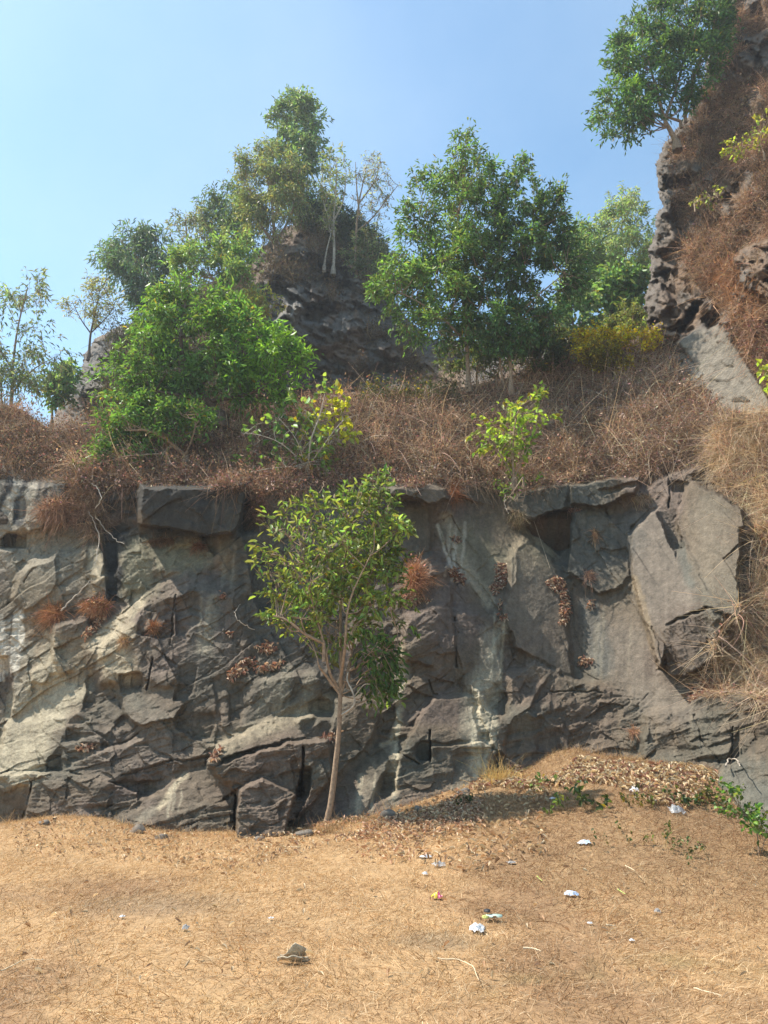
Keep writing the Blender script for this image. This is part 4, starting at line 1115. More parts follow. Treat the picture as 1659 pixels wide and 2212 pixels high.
hill_veg = [(560, 545), (610, 505), (650, 475), (720, 470), (790, 510), (830, 560), (850, 640), (890, 720), (950, 770), (1040, 790), (1040, 850), (760, 850), (800, 700), (700, 640), (620, 620), (560, 640)]
brush('hill_scrub', 'dull brown and olive scrub over the top of the rocky hill', hs, hill_veg, 5000, (.17, .125, .08), (.3, .8), .018, .9, .5, .3, dens=lambda x, y: np.clip(.05 + 1.8 * fbm(x / 40, y / 40, 621, 3) + .35 * (y < 520), 0.0, 1),
      leafn=4000, leafcol=(.16, .12, .07), lsize=.09, cfun=straw_tint)
brush('hill_top_undergrowth', 'dark green undergrowth around the summit of the rocky hill', hs, [(640, 470), (700, 455), (780, 500), (835, 560), (845, 620), (800, 590), (760, 560), (690, 520), (640, 500)], 2500, (.05, .065, .03), (.5, 1.3), .025, 1, .4, .3,
      leafn=9000, leafcol=(.055, .08, .035), lsize=.13, mat=M_LEAF)
brush('flank_scrub', 'olive brown scrub on the left flank of the rocky hill', hs, [(225, 735), (300, 700), (400, 650), (540, 580), (560, 650), (500, 900), (180, 910), (250, 800)], 5000, (.16, .12, .06), (.4, 1.0), .02, .9, .5, .3, leafn=6000, leafcol=(.12, .13, .05), lsize=.11, cfun=straw_tint)

brush('brow_fringe', 'dark brown fringe of dead creeper hanging over the brow of the wall', brow, [(150, 1005), (540, 1010), (830, 1005), (960, 1010), (1100, 1010), (1380, 985), (1500, 960), (1540, 985), (1500, 1012), (1380, 1032), (1230, 1048), (1110, 1075), (1060, 1052), (980, 1052), (900, 1036), (830, 1052), (700, 1050), (620, 1075), (560, 1060), (300, 1052), (230, 1070), (150, 1052)],
      9000, (.29, .18, .115), (.15, .5), .010, .1, .8, .9, leafn=7000, leafcol=(.32, .22, .17), cfun=shelf_tint)

# ================================================================ tufts growing on the wall (each its own thing)
def tuft(px, py, rx, ry, n, colr, label, L=(.15, .4), up=.3, surf=wall, name='dry_tuft', cat='dry grass tuft', leafn=0, droop=.6, w=.007, out=.8, group='dry tufts rooted in the rock wall'):
    th = np.linspace(0, 2 * math.pi, 12, endpoint=False)
    poly = [(px + rx * math.cos(t), py + ry * math.sin(t)) for t in th]
    return brush(name, label, surf, poly, n, colr, L, w, up, out, droop, leafn=leafn, kind=None, cat=cat, group=group, seg=4, leafcol=(.33, .2, .14), lsize=.055, jit=.02)


ORG = (.40, .20, .10)
tuft(140, 1105, 52, 20, 2600, (.36, .21, .13), 'wide mat of brown dry grass on the upper left ledge', (.15, .45), leafn=250)
tuft(205, 1115, 22, 45, 1100, (.36, .24, .15), 'straggly dry grass and vines hanging left of the overhanging block', (.2, .5), -.2)
tuft(175, 1062, 32, 18, 900, (.33, .2, .12), 'brown dry grass spilling over the wall top at upper left', (.2, .5), 0)
tuft(116, 1326, 20, 16, 1300, ORG, 'round rust orange tuft below the big rounded block', (.12, .32))
tuft(208, 1308, 28, 10, 1000, ORG, 'rust orange tuft along the ledge beside the pale root', (.12, .26), leafn=150)
tuft(333, 1355, 7, 8, 420, ORG, 'small upright rust tuft in the middle of the dark dome block', (.1, .2), .9)
tuft(268, 1385, 8, 6, 260, (.42, .27, .15), 'little straw tuft on the cream coloured ledge', (.08, .16), .6)
tuft(430, 1180, 12, 6, 400, (.28, .14, .08), 'dark rust tuft under the overhanging block', (.1, .22), .2)
tuft(350, 1168, 28, 6, 600, (.28, .17, .10), 'thin brown fringe of grass below the overhanging block', (.1, .22), -.2)
tuft(897, 1250, 12, 28, 1500, (.47, .24, .13), 'tall rust pink grass clump just right of the young tree crown', (.2, .42), 1.0, leafn=80)
tuft(890, 1292, 22, 6, 500, (.48, .34, .22), 'pale broken straw at the foot of the rust pink clump', (.1, .25), .2, leafn=120)
tuft(1198, 1135, 6, 22, 420, (.40, .19, .08), 'rust orange grass hanging inside the dark cave mouth', (.15, .35), -.2, out=1.6)
tuft(1118, 1118, 20, 18, 600, (.33, .26, .16), 'olive straw tuft at the left lip of the dark cave', (.08, .2), .0)
tuft(983, 1055, 12, 30, 700, (.34, .15, .07), 'dark orange grass streak beside the perched boulder', (.15, .3), .3)
tuft(1285, 1155, 5, 12, 220, (.42, .26, .15), 'thin straw wisp on the shaded facet right of the cave', (.1, .22), -.3)
tuft(1272, 1243, 9, 10, 260, (.45, .28, .2), 'pale pink tuft above the dark wedge crack', (.1, .2), .1)
tuft(1240, 1102, 14, 4, 180, (.42, .24, .18), 'small reddish tuft on the ledge top right of the cave', (.08, .16), .3)
tuft(1368, 1582, 8, 7, 260, (.45, .27, .17), 'small straw tuft in the crack near the mound top', (.1, .22), .5)
tuft(1530, 1482, 14, 8, 500, (.36, .17, .09), 'rust tuft below the hanging straw on the right', (.12, .26), .3)
tuft(1385, 1078, 22, 8, 420, (.50, .38, .26), 'pale straw mat on the ledge left of the vertical groove', (.08, .22), -.1)
tuft(560, 1085, 14, 45, 900, (.27, .16, .10), 'dark brown creepers hanging right of the overhanging block', (.15, .4), -.4, leafn=300)
tuft(885, 1045, 45, 9, 600, (.34, .25, .19), 'grey brown leaf mat on top of the perched boulder', (.08, .25), .2, leafn=700)
# clumps standing on the ground
def ground_tuft(px, py, Y, r, n, colr, label, L=(.15, .35), leafn=0, mat=None, lcol=(.12, .2, .04), lsize=.05, name='grass_clump', cat='grass clump', w=.006, up=1.2):
    c = P(px, py, Y); x = c[0] + rng.normal(size=n) * r; y = c[1] + rng.normal(size=n) * r * .6
    p = np.stack([x, y, gz(x, y)], -1); d = rng.normal(size=(n, 3)) * .45 + np.array([0, 0, up])
    Ls = rng.uniform(*L, n)
    V, F = strands_geo(p, d, Ls, np.full(n, w), np.full(n, .4), 4)
    cc = np.repeat(leafcols(n, colr, .25, 0, hue=.05), 10, 0)
    Vs = [V]; Cs = [cc]; tris = [np.concatenate([F[:, [0, 1, 2]], F[:, [0, 2, 3]]])]
    if leafn:
        i = rng.integers(0, n, leafn); t = rng.uniform(.3, 1, leafn)
        q = p[i] + unit(d)[i] * (Ls[i] * t)[:, None]
        V2, F2 = rot_leaves_geo(q, rng.normal(size=(leafn, 3)) + np.array([0, -.2, -.2]), rng.normal(size=(leafn, 3)) * .6 + np.array([0, -.3, .8]), lsize * rng.uniform(.6, 1.3, leafn), lsize * .55 * rng.uniform(.7, 1.3, leafn))
        tris.append(F2 + len(V)); Vs.append(V2); Cs.append(np.repeat(leafcols(leafn, lcol, .25, .03), 6, 0))
    o = fast_mesh(name, np.concatenate(Vs), np.concatenate(tris), mat or M_STRAW, np.concatenate(Cs))
    return tag(o, label, cat, None)


def Yg(px, py):
    """distance at which the view ray meets the ground"""
    lo, hi = 2.0, 16.0
    ys = np.linspace(2.5, 15, 600); q = P(np.full(600, px), np.full(600, py), ys)
    dlt = q[:, 2] - gz(q[:, 0], q[:, 1])
    i = np.argmax(dlt < 0)
    return float(ys[i]) if dlt.min() < 0 else 13.0


def gp(px, py):
    Y = Yg(px, py); q = P(px, py, Y); return np.array([q[0], q[1], float(gz(q[0], q[1]))]), Y


gpos, gY = gp(1078, 1690)
ground_tuft(1078, 1692, gY, .13, 420, (.60, .42, .16), 'golden dry grass clump where the cream streak meets the mound', (.18, .42))
for a, b, lab in [(600, 1800, 'grey brown weed at the foot of the pentagonal rock'), (545, 1805, 'thin brown weed beside the vertical drill groove'), (700, 1800, 'dry straw ring around the young tree foot')]:
    ground_tuft(a, b, Yg(a, b), .12, 160, (.36, .24, .13), lab, (.1, .3), name='dry_weed', cat='weed')

# ================================================================ trees
C_Y = (.16, .235, .035)      # fresh yellow green
C_G = (.075, .15, .028)      # mid green
C_D = (.045, .095, .03)      # deep green
C_O = (.12, .135, .045)      # olive
C_B = (.075, .115, .06)      # far, bluish
C_T = (.10, .20, .035)

Yt = Yg(703, 1784)
young = tree('young_tree', 'slender young tree with a pale crooked trunk standing before the rock wall', 'tree',
     [[(703, 1785, 0), (714, 1740, 0), (724, 1660, 0), (732, 1580, 0), (735, 1500, 0), (738, 1440, .05), (735, 1360, .1), (740, 1240, .1), (760, 1130, .1)],
      [(734, 1492, 0), (712, 1452, -.1), (700, 1390, -.2), (672, 1290, -.2), (650, 1180, -.2)],
      [(735, 1500, 0), (752, 1450, .1), (765, 1380, .2), (790, 1270, .3), (815, 1130, .3)],
      [(735, 1470, 0), (745, 1400, -.3), (755, 1300, -.4), (800, 1200, -.4)],
      [(700, 1390, -.2), (660, 1370, -.3), (620, 1340, -.3), (590, 1330, -.3)],
      [(752, 1450, .1), (800, 1425, 0), (850, 1400, 0), (880, 1370, 0)],
      [(735, 1500, 0), (705, 1460, -.1), (690, 1440, -.2), (685, 1420, -.2)]],
     [(562, 1140), (605, 1100), (670, 1082), (740, 1075), (785, 1035), (835, 1042), (862, 1100), (872, 1150), (855, 1210), (858, 1270), (880, 1330), (865, 1385), (850, 1440), (855, 1500), (815, 1515), (785, 1480), (800, 1430), (760, 1405), (720, 1400), (650, 1395), (592, 1350), (572, 1300), (552, 1215), (570, 1180)],
     Yt, nclump=64, nleaf=3600, leafL=.12, leafW=.031, color=(.16, .215, .05), depth=.7, r0=.039, droop=.45, bark=M_BARK, yellow=.012, rnd=True, mat=M_LEAFBIG, twig=9, shell=.15, var=.28,
     lit=[(830, 1430, 85, (.06, .12, .03))])  # shadowy lower right of the crown painted as darker leaves
# bare looping branch low on its trunk
tb = Tubes(6)
tb.add(spline([P(737, 1545, Yt), P(752, 1536, Yt - .1), P(766, 1520, Yt - .15), P(762, 1495, Yt - .15), P(750, 1470, Yt - .1), P(752, 1452, Yt)], 16), .016, .010)
tb.add(spline([P(765, 1505, Yt - .15), P(785, 1480, Yt - .2), P(800, 1478, Yt - .2)], 8), .008, .004)
tag(tb.build('looped_branch', M_BARKPALE, young), 'bare pale branch curling up beside the trunk')

tree('leaning_green_tree', 'broad leaning bright green tree on the left of the ledge', 'tree',
     [[(480, 900, 0), (450, 868, 0), (425, 840, 0), (400, 790, 0), (390, 730, 0), (400, 660, .2)], [(425, 840, 0), (470, 800, -.3), (520, 770, -.3), (580, 750, -.2)], [(400, 790, 0), (340, 770, -.2), (290, 760, -.2)],
      [(450, 868, 0), (540, 850, -.3), (600, 820, -.3)], [(450, 868, 0), (370, 850, -.2), (290, 840, -.2)]],
     [(212, 800), (255, 760), (285, 700), (330, 625), (400, 598), (470, 612), (520, 650), (560, 690), (612, 702), (640, 742), (665, 752), (660, 800), (650, 850), (600, 872), (540, 880), (480, 860), (420, 852), (330, 862), (260, 850), (205, 860)],
     16.6, nclump=70, nleaf=15500, leafL=.15, leafW=.048, color=(.085, .165, .03), depth=1.3, r0=.085, bark=M_BARKDARK, yellow=.012, twig=10, lit=[(600, 790, 100, (.12, .23, .03)), (420, 820, 110, (.06, .12, .03))])  # sunlit right side painted as brighter leaves, shaded interior as darker ones
tree('drooping_green_shrub', 'bright green shrub spilling over the ledge below the leaning tree', 'shrub',
     [[(400, 985, 0), (360, 950, -.2), (320, 930, -.3), (280, 930, -.3)], [(400, 985, 0), (420, 930, -.2), (420, 890, -.2)], [(360, 980, -.2), (280, 985, -.4), (220, 1000, -.4)]],
     [(180, 1015), (195, 960), (235, 925), (215, 885), (270, 862), (360, 862), (450, 880), (470, 920), (430, 950), (380, 950), (340, 990), (270, 1012), (220, 1022)],
     15.5, nclump=34, nleaf=5200, leafL=.13, leafW=.042, color=(.085, .165, .03), depth=.6, r0=.04, bark=M_BARK, yellow=.02, twig=9, var=.25)

tree('tall_ledge_tree', 'tallest green tree on the ledge, its crown pointed at the top', 'tree',
     [[(1012, 830, 0), (1010, 780, 0), (1006, 720, 0), (1000, 640, .1), (985, 520, .2), (1000, 400, .2)], [(1010, 745, 0), (960, 690, -.3), (900, 650, -.4), (860, 630, -.4)], [(1006, 720, 0), (1040, 650, -.2), (1050, 560, -.2)], [(1000, 640, .1), (940, 560, 0), (910, 480, 0)]],
     [(798, 632), (838, 570), (885, 545), (848, 505), (872, 470), (868, 440), (900, 378), (950, 362), (980, 320), (985, 285), (1012, 272), (1030, 320), (1072, 340), (1085, 400), (1092, 430), (1080, 520), (1062, 620), (1045, 735), (1012, 762), (958, 772), (925, 742), (885, 740), (838, 690), (850, 655)],
     18.6, nclump=88, nleaf=17500, leafL=.155, leafW=.048, color=(.095, .165, .04), depth=1.6, r0=.05, bark=M_BARK, yellow=.01, twig=10, hole=.2, shell=.2)
tree('dark_ledge_tree', 'two stemmed darker tree to the right of the tallest ledge tree', 'tree',
     [[(1104, 835, 0), (1102, 780, 0), (1092, 730, 0), (1075, 690, 0), (1050, 640, .1)], [(1090, 835, .2), (1080, 770, .1), (1110, 690, 0), (1130, 600, 0), (1140, 500, 0)], [(1110, 690, 0), (1160, 640, -.2), (1220, 590, -.3)], [(1092, 730, 0), (1070, 600, .2), (1085, 480, .2)]],
     [(1062, 440), (1090, 380), (1110, 340), (1140, 325), (1150, 390), (1190, 410), (1215, 400), (1236, 450), (1222, 500), (1262, 535), (1278, 590), (1250, 640), (1205, 665), (1190, 730), (1130, 768), (1060, 778), (1035, 720), (1055, 600)],
     18.2, nclump=62, nleaf=13500, leafL=.15, leafW=.05, color=(.062, .115, .038), depth=1.3, r0=.045, bark=M_BARK, yellow=.006, twig=10, hole=.25, shell=.2)
tree('cliff_top_tree', 'leafy green tree leaning out from the high cliff at upper right', 'tree',
     [[(1462, 310, 0), (1448, 282, 0), (1436, 258, 0), (1420, 200, 0), (1400, 130, 0)], [(1470, 262, .3), (1452, 256, .2), (1430, 250, .1), (1380, 240, 0), (1330, 240, 0)], [(1436, 258, 0), (1470, 160, .3), (1490, 60, .3)], [(1480, 250, .3), (1500, 160, .2), (1540, 80, .2)]],
     [(1282, 245), (1300, 200), (1335, 170), (1312, 130), (1335, 60), (1395, 10), (1460, -60), (1560, -60), (1590, 40), (1585, 120), (1540, 175), (1490, 235), (1440, 235), (1400, 262), (1358, 305), (1312, 300), (1290, 275)],
     20.0, nclump=80, nleaf=15500, leafL=.17, leafW=.055, color=(.065, .125, .035), depth=1.3, r0=.08, bark=M_BARK, yellow=.005, twig=9, hole=.2, lit=[(1350, 190, 50, (.12, .21, .03))])

HT = 'trees on the rocky hill'
tree('summit_tree', 'tall dense tree with the highest crown on the hill summit', 'tree',
     [[(640, 500, 0), (645, 420, 0), (640, 330, 0), (640, 250, 0)], [(645, 420, 0), (610, 360, 0), (600, 300, 0)], [(645, 400, 0), (670, 340, 0), (675, 270, 0)]],
     [(582, 245), (610, 225), (622, 202), (658, 198), (680, 220), (697, 245), (690, 290), (698, 330), (690, 380), (668, 420), (660, 470), (620, 470), (610, 380), (575, 330), (592, 290)],
     31.0, nclump=46, nleaf=13775, leafL=.24, leafW=.085, color=(.075, .115, .045), depth=1.6, r0=.12, bark=M_BARKDARK, group=HT, yellow=.0, twig=8, droop=.6)
tree('olive_tree', 'wide olive coloured tree growing from the rock edge of the hill', 'tree',
     [[(594, 580, 0), (594, 530, 0), (590, 470, 0), (585, 400, 0)], [(594, 530, 0), (630, 460, 0), (640, 400, 0)], [(594, 530, 0), (555, 470, 0), (540, 410, 0)]],
     [(508, 345), (545, 308), (600, 318), (650, 345), (668, 400), (655, 455), (630, 490), (590, 520), (545, 505), (522, 460), (512, 410)],
     27.5, nclump=44, nleaf=15950, leafL=.19, leafW=.045, color=(.105, .120, .045), depth=1.8, r0=.09, bark=M_BARK, group=HT, yellow=.01, twig=10, droop=.7)
tree('dark_hillside_tree', 'dark green tree tucked behind the olive tree on its left', 'tree',
     [[(520, 580, 0), (515, 520, 0), (500, 460, 0)], [(515, 520, 0), (470, 480, 0), (450, 450, 0)]],
     [(428, 445), (460, 410), (510, 395), (550, 430), (560, 500), (530, 550), (490, 540), (450, 510)], 30.0, nclump=26, nleaf=8700, leafL=.22, leafW=.06, color=(.06, .095, .04), depth=1.4, bark=M_BARKDARK, group=HT, yellow=0, twig=8)
tree('grey_sparse_tree', 'sparse grey green tree between the bamboo clump and the hill', 'tree',
     [[(410, 660, 0), (408, 600, 0), (405, 530, 0), (400, 470, 0)], [(408, 600, 0), (440, 540, 0), (440, 490, 0)]],
     [(355, 500), (385, 460), (440, 448), (465, 500), (450, 560), (400, 600), (365, 590)], 29.0, nclump=24, nleaf=4350, leafL=.20, leafW=.05, color=(.10, .115, .07), depth=1.3, bark=M_BARK, group=HT, yellow=0, twig=9, hole=.5)
tree('bamboo_clump', 'feathery blue green bamboo clump at the left of the hill', 'bamboo',
     [[(320, 720, 0), (315, 640, 0), (300, 560, 0), (260, 520, -.3)], [(330, 720, 0), (335, 620, 0), (335, 540, 0), (345, 500, 0)], [(325, 720, 0), (300, 620, 0), (250, 560, 0), (220, 560, 0)], [(335, 720, 0), (350, 620, 0), (370, 560, 0)]],
     [(212, 562), (235, 525), (262, 512), (300, 488), (345, 500), (372, 545), (375, 610), (360, 665), (310, 680), (272, 640), (245, 600)],
     28.5, nclump=36, nleaf=11600, leafL=.30, leafW=.05, color=(.06, .10, .055), depth=1.6, r0=.05, bark=M_BARK, group=HT, yellow=0, twig=9, droop=1.1, parts=('culms', 'foliage'))
tree('reddish_sparse_tree', 'small sparse tree with reddish stems on the far left flank', 'tree',
     [[(192, 765, 0), (196, 720, 0), (205, 680, 0), (215, 630, 0)], [(196, 720, 0), (175, 690, 0), (155, 650, 0)], [(196, 720, 0), (235, 680, 0), (250, 650, 0)]],
     [(132, 650), (160, 615), (190, 585), (235, 595), (262, 640), (258, 680), (215, 705), (170, 700), (140, 680)], 26.5, nclump=26, nleaf=4350, leafL=.17, leafW=.035, color=(.135, .135, .065), depth=1.0, r0=.045, bark=M_BARKDARK, group=HT, yellow=0, twig=11, hole=.5)
tree('light_hillside_tree', 'lighter green tree just above the leaning tree at the hill foot', 'tree',
     [[(500, 700, 0), (500, 640, 0), (495, 570, 0)], [(500, 640, 0), (530, 590, 0)], [(500, 650, 0), (460, 600, 0)]],
     [(372, 610), (375, 545), (430, 510), (480, 505), (530, 502), (552, 560), (540, 600), (560, 640), (520, 660), (450, 640), (400, 640)], 23.0, nclump=34, nleaf=8700, leafL=.17, leafW=.055, color=(.10, .155, .045), depth=1.1, bark=M_BARK, group=HT, yellow=.01, twig=9, hole=.4)
tree('yellowish_shrub', 'yellowish green shrub against the hill rock above the leaning tree', 'shrub',
     [[(555, 720, 0), (560, 680, 0), (565, 640, 0)]], [(520, 640), (560, 625), (588, 645), (592, 680), (560, 705), (520, 700)], 22.5, nclump=12, nleaf=2900, leafL=.16, leafW=.05, color=(.17, .165, .05), depth=.6, r0=.04, group=HT, yellow=.03, twig=8)
TN = 'thin trees at the hill edge'
tree('thin_tree', 'thin upright tree with a light trunk, left one of the hill edge pair', 'tree',
     [[(720, 582, 0), (722, 540, 0), (720, 480, 0), (725, 420, 0), (728, 340, 0)], [(720, 480, 0), (742, 430, 0), (748, 370, 0)], [(722, 500, 0), (700, 440, 0), (695, 390, 0)]],
     [(690, 345), (728, 302), (752, 340), (750, 400), (742, 450), (722, 480), (698, 450), (685, 400)], 27.5, nclump=26, nleaf=3190, leafL=.18, leafW=.05, color=(.115, .14, .06), depth=.8, r0=.06, bark=M_BARKPALE, group=TN, yellow=0, twig=9, hole=.6)
tree('bare_thin_tree', 'nearly bare spreading tree with wispy pale leaves at the right hill edge', 'tree',
     [[(772, 600, 0), (768, 560, 0), (770, 500, 0), (775, 440, 0), (790, 370, 0)], [(770, 500, 0), (805, 470, 0), (840, 425, 0), (860, 400, 0)], [(775, 450, 0), (770, 400, 0), (768, 350, 0)], [(775, 440, 0), (810, 390, 0), (820, 350, 0)]],
     [(758, 350), (790, 338), (825, 335), (850, 385), (868, 400), (860, 430), (825, 470), (800, 500), (770, 470), (755, 420)], 27.5, nclump=30, nleaf=2465, leafL=.15, leafW=.04, color=(.14, .15, .10), depth=.9, r0=.055, bark=M_BARK, group=TN, yellow=0, twig=11, hole=.7, twigr=.010)
tree('leaning_sapling', 'bare slanting sapling just left of the thin tree trunk', 'sapling', [[(700, 575, 0), (706, 540, 0), (716, 500, 0)]], [(690, 470), (715, 455), (730, 480), (722, 510), (700, 505)], 27.3, nclump=5, nleaf=260, leafL=.16, leafW=.05, color=(.11, .12, .05), r0=.04, bark=M_BARKPALE, group=TN, twig=7)
tree('hill_edge_bush', 'dark olive bush on the right shoulder of the rocky hill', 'bush', [[(800, 620, 0), (800, 590, 0), (795, 560, 0)]], [(745, 545), (775, 500), (815, 500), (840, 540), (842, 590), (815, 610), (770, 590)], 27.5, nclump=22, nleaf=4000, leafL=.17, leafW=.05, color=(.075, .09, .045), depth=.9, r0=.05, group=TN, yellow=0, twig=8, hole=.3)

tree('far_left_tree', 'loose airy tree with long drooping leaves at the left picture edge', 'tree',
     [[(25, 905, 0), (25, 850, 0), (30, 770, 0), (40, 700, 0), (60, 620, 0)], [(25, 850, 0), (70, 800, 0), (120, 770, 0)], [(30, 800, 0), (-10, 740, 0), (-30, 680, 0)], [(5, 905, .5), (0, 820, .5), (-20, 760, .5)]],
     [(-70, 650), (0, 650), (40, 612), (82, 592), (98, 640), (80, 690), (105, 740), (150, 765), (130, 790), (95, 800), (75, 845), (40, 870), (-70, 880)],
     22.0, nclump=46, nleaf=7540, leafL=.20, leafW=.045, color=(.10, .125, .07), depth=1.4, r0=.05, bark=M_BARK, yellow=.004, twig=10, hole=.5, droop=.9)
tree('small_bright_tree', 'small bright broad leaved tree in the gap left of the hill', 'tree', [[(112, 910, 0), (115, 870, 0), (125, 830, 0)], [(115, 870, 0), (145, 840, 0)]],
     [(92, 835), (112, 800), (145, 792), (162, 815), (152, 850), (120, 872), (98, 862)], 24.0, nclump=16, nleaf=2175, leafL=.20, leafW=.08, color=(.085, .135, .05), depth=.7, r0=.04, yellow=0, twig=8, rnd=True)

BT = 'trees behind the ledge at right'
tree('far_light_tree', 'pale airy tree rising highest beside the right cliff edge', 'tree',
     [[(1345, 740, 0), (1345, 640, 0), (1340, 540, 0), (1345, 470, 0)], [(1345, 600, 0), (1300, 540, 0), (1285, 500, 0)], [(1345, 560, 0), (1380, 500, 0)]],
     [(1275, 500), (1305, 470), (1322, 425), (1350, 408), (1385, 432), (1400, 480), (1425, 500), (1420, 590), (1370, 610), (1310, 590), (1285, 545)], 34.0, nclump=40, nleaf=11600, leafL=.24, leafW=.06, color=(.13, .17, .075), depth=2, r0=.08, bark=M_BARK, group=BT, yellow=0, twig=9, droop=.7, hole=.3)
tree('far_middle_tree', 'green tree behind the dark ledge tree, seen against the sky', 'tree',
     [[(1262, 740, 0), (1258, 660, 0), (1262, 580, 0), (1265, 520, 0)], [(1258, 660, 0), (1235, 600, 0)], [(1258, 640, 0), (1290, 580, 0)]],
     [(1215, 560), (1222, 510), (1250, 485), (1290, 490), (1312, 530), (1315, 590), (1300, 640), (1260, 660), (1225, 640)], 31.0, nclump=30, nleaf=8700, leafL=.24, leafW=.07, color=(.09, .14, .05), depth=1.6, bark=M_BARK, group=BT, yellow=0, twig=8, hole=.3)
tree('broad_leaved_tree', 'brighter broad leaved tree close to the foot of the right cliff', 'tree',
     [[(1332, 760, 0), (1332, 690, 0), (1330, 630, 0)], [(1332, 690, 0), (1310, 660, 0), (1290, 640, 0)], [(1332, 680, 0), (1370, 640, 0)]],
     [(1270, 640), (1300, 590), (1345, 585), (1392, 580), (1400, 640), (1392, 680), (1350, 690), (1300, 685)], 27.0, nclump=26, nleaf=4350, leafL=.24, leafW=.11, color=(.075, .125, .04), depth=1.2, bark=M_BARKDARK, group=BT, yellow=.01, twig=7, rnd=True, hole=.3)
tree('slim_dark_stemmed_tree', 'slim tree with dark stems and scattered broad leaves left of the bright one', 'tree',
     [[(1240, 745, 0), (1238, 700, 0), (1230, 640, 0)], [(1265, 745, .3), (1270, 690, .2), (1255, 630, .2)], [(1238, 700, 0), (1215, 660, 0)]],
     [(1195, 640), (1225, 610), (1275, 620), (1300, 660), (1290, 710), (1240, 720), (1200, 715)], 26.0, nclump=24, nleaf=3335, leafL=.22, leafW=.11, color=(.10, .16, .07), depth=1.0, r0=.05, bark=M_BARKDARK, group=BT, yellow=.01, twig=7, rnd=True, hole=.5)
tree('olive_thicket', 'olive green thicket between the right cliff and the yellow shrub', 'bush', [[(1365, 740, 0), (1365, 710, 0), (1368, 680, 0)]],
     [(1300, 720), (1320, 690), (1350, 670), (1395, 660), (1408, 700), (1400, 730), (1340, 745)], 22.5, nclump=26, nleaf=7975, leafL=.15, leafW=.045, color=(.11, .125, .04), depth=.9, r0=.04, yellow=.01, twig=8)
tree('understorey_bush', 'dark leafy bush under the two ledge trees on the right', 'bush', [[(1165, 800, 0), (1165, 770, 0), (1168, 740, 0)], [(1165, 800, 0), (1200, 780, 0), (1215, 750, 0)]],
     [(1120, 740), (1150, 715), (1200, 700), (1235, 720), (1240, 770), (1200, 790), (1150, 800), (1125, 780)], 19.6, nclump=24, nleaf=4640, leafL=.13, leafW=.045, color=(.085, .105, .045), depth=.8, r0=.03, yellow=.01, twig=8, hole=.4)
tree('leafy_undergrowth', 'olive leafy undergrowth around the foot of the tallest ledge tree', 'bush', [[(1030, 850, 0), (1030, 800, 0), (1035, 760, 0)], [(1030, 850, 0), (1080, 790, 0), (1095, 750, 0)], [(1030, 850, 0), (985, 800, 0), (970, 770, 0)]],
     [(948, 780), (965, 735), (1010, 705), (1070, 700), (1125, 712), (1140, 745), (1110, 790), (1060, 800), (1000, 800), (960, 805)], 20.2, nclump=30, nleaf=2400, leafL=.14, leafW=.045, color=(.09, .12, .045), depth=.8, r0=.025, yellow=.01, twig=8, hole=.3)
tree('yellow_flowering_shrub', 'mustard yellow flowering shrub at the foot of the right cliff', 'shrub',
     [[(1320, 820, 0), (1318, 785, 0), (1315, 745, 0)], [(1320, 820, 0), (1365, 780, 0), (1385, 745, 0)], [(1320, 820, 0), (1280, 780, 0), (1265, 745, 0)]],
     [(1238, 722), (1290, 702), (1330, 722), (1352, 715), (1392, 722), (1425, 708), (1432, 725), (1405, 765), (1382, 790), (1330, 806), (1275, 795), (1245, 770)],
     18.4, nclump=48, nleaf=10875, leafL=.085, leafW=.04, color=(.42, .32, .015), depth=.9, r0=.03, yellow=.1, twig=9, var=.35, lit=[(1290, 790, 60, (.15, .13, .03))])

tree('yellow_green_shrub', 'glossy yellow green broad leaved shrub rising from the brush right of centre', 'shrub',
     [[(1110, 1035, 0), (1108, 980, -.1), (1112, 920, -.2), (1125, 870, -.2)], [(1110, 1035, 0), (1080, 980, -.2), (1050, 945, -.3)], [(1110, 1035, 0), (1140, 970, -.1), (1170, 920, 0)], [(1115, 1030, -.2), (1105, 1045, -.3), (1100, 1055, -.35)]],
     [(1026, 932), (1060, 915), (1082, 880), (1108, 860), (1140, 842), (1160, 850), (1150, 880), (1180, 890), (1190, 915), (1160, 940), (1150, 970), (1125, 1000), (1100, 1020), (1080, 995), (1070, 970), (1035, 955)],
     15.4, nclump=26, nleaf=380, leafL=.145, leafW=.065, color=(.21, .29, .03), depth=.4, r0=.025, yellow=.03, twig=6, rnd=True, mat=M_LEAFBIG, shell=.4, lit=[(1150, 975, 35, (.11, .19, .035))])
tree('broad_leaved_creeper', 'scrambling shrub with scattered large round yellow and green leaves left of centre', 'shrub',
     [[(665, 1010, 0), (672, 950, -.2), (690, 900, -.2), (702, 850, -.2)], [(665, 1010, 0), (610, 960, -.3), (560, 940, -.3), (520, 935, -.3)], [(665, 1010, 0), (700, 960, -.3), (740, 910, -.3), (775, 895, -.3)], [(660, 1010, 0), (640, 950, -.3), (600, 900, -.3)], [(665, 1010, 0), (600, 1010, -.4), (540, 1020, -.5)]],
     [(510, 925), (560, 905), (620, 880), (655, 865), (690, 862), (705, 838), (722, 870), (755, 885), (785, 890), (770, 915), (740, 950), (715, 990), (710, 1020), (670, 1015), (610, 1000), (560, 1025), (525, 1020), (545, 965)],
     15.2, nclump=40, nleaf=150, leafL=.15, leafW=.09, color=(.13, .20, .045), depth=.35, r0=.02, yellow=.10, twig=4, rnd=True, mat=M_LEAFBIG, shell=.7, bark=M_BARKPALE, lit=[(735, 900, 62, (.42, .42, .03)), (580, 950, 60, (.10, .18, .05))])
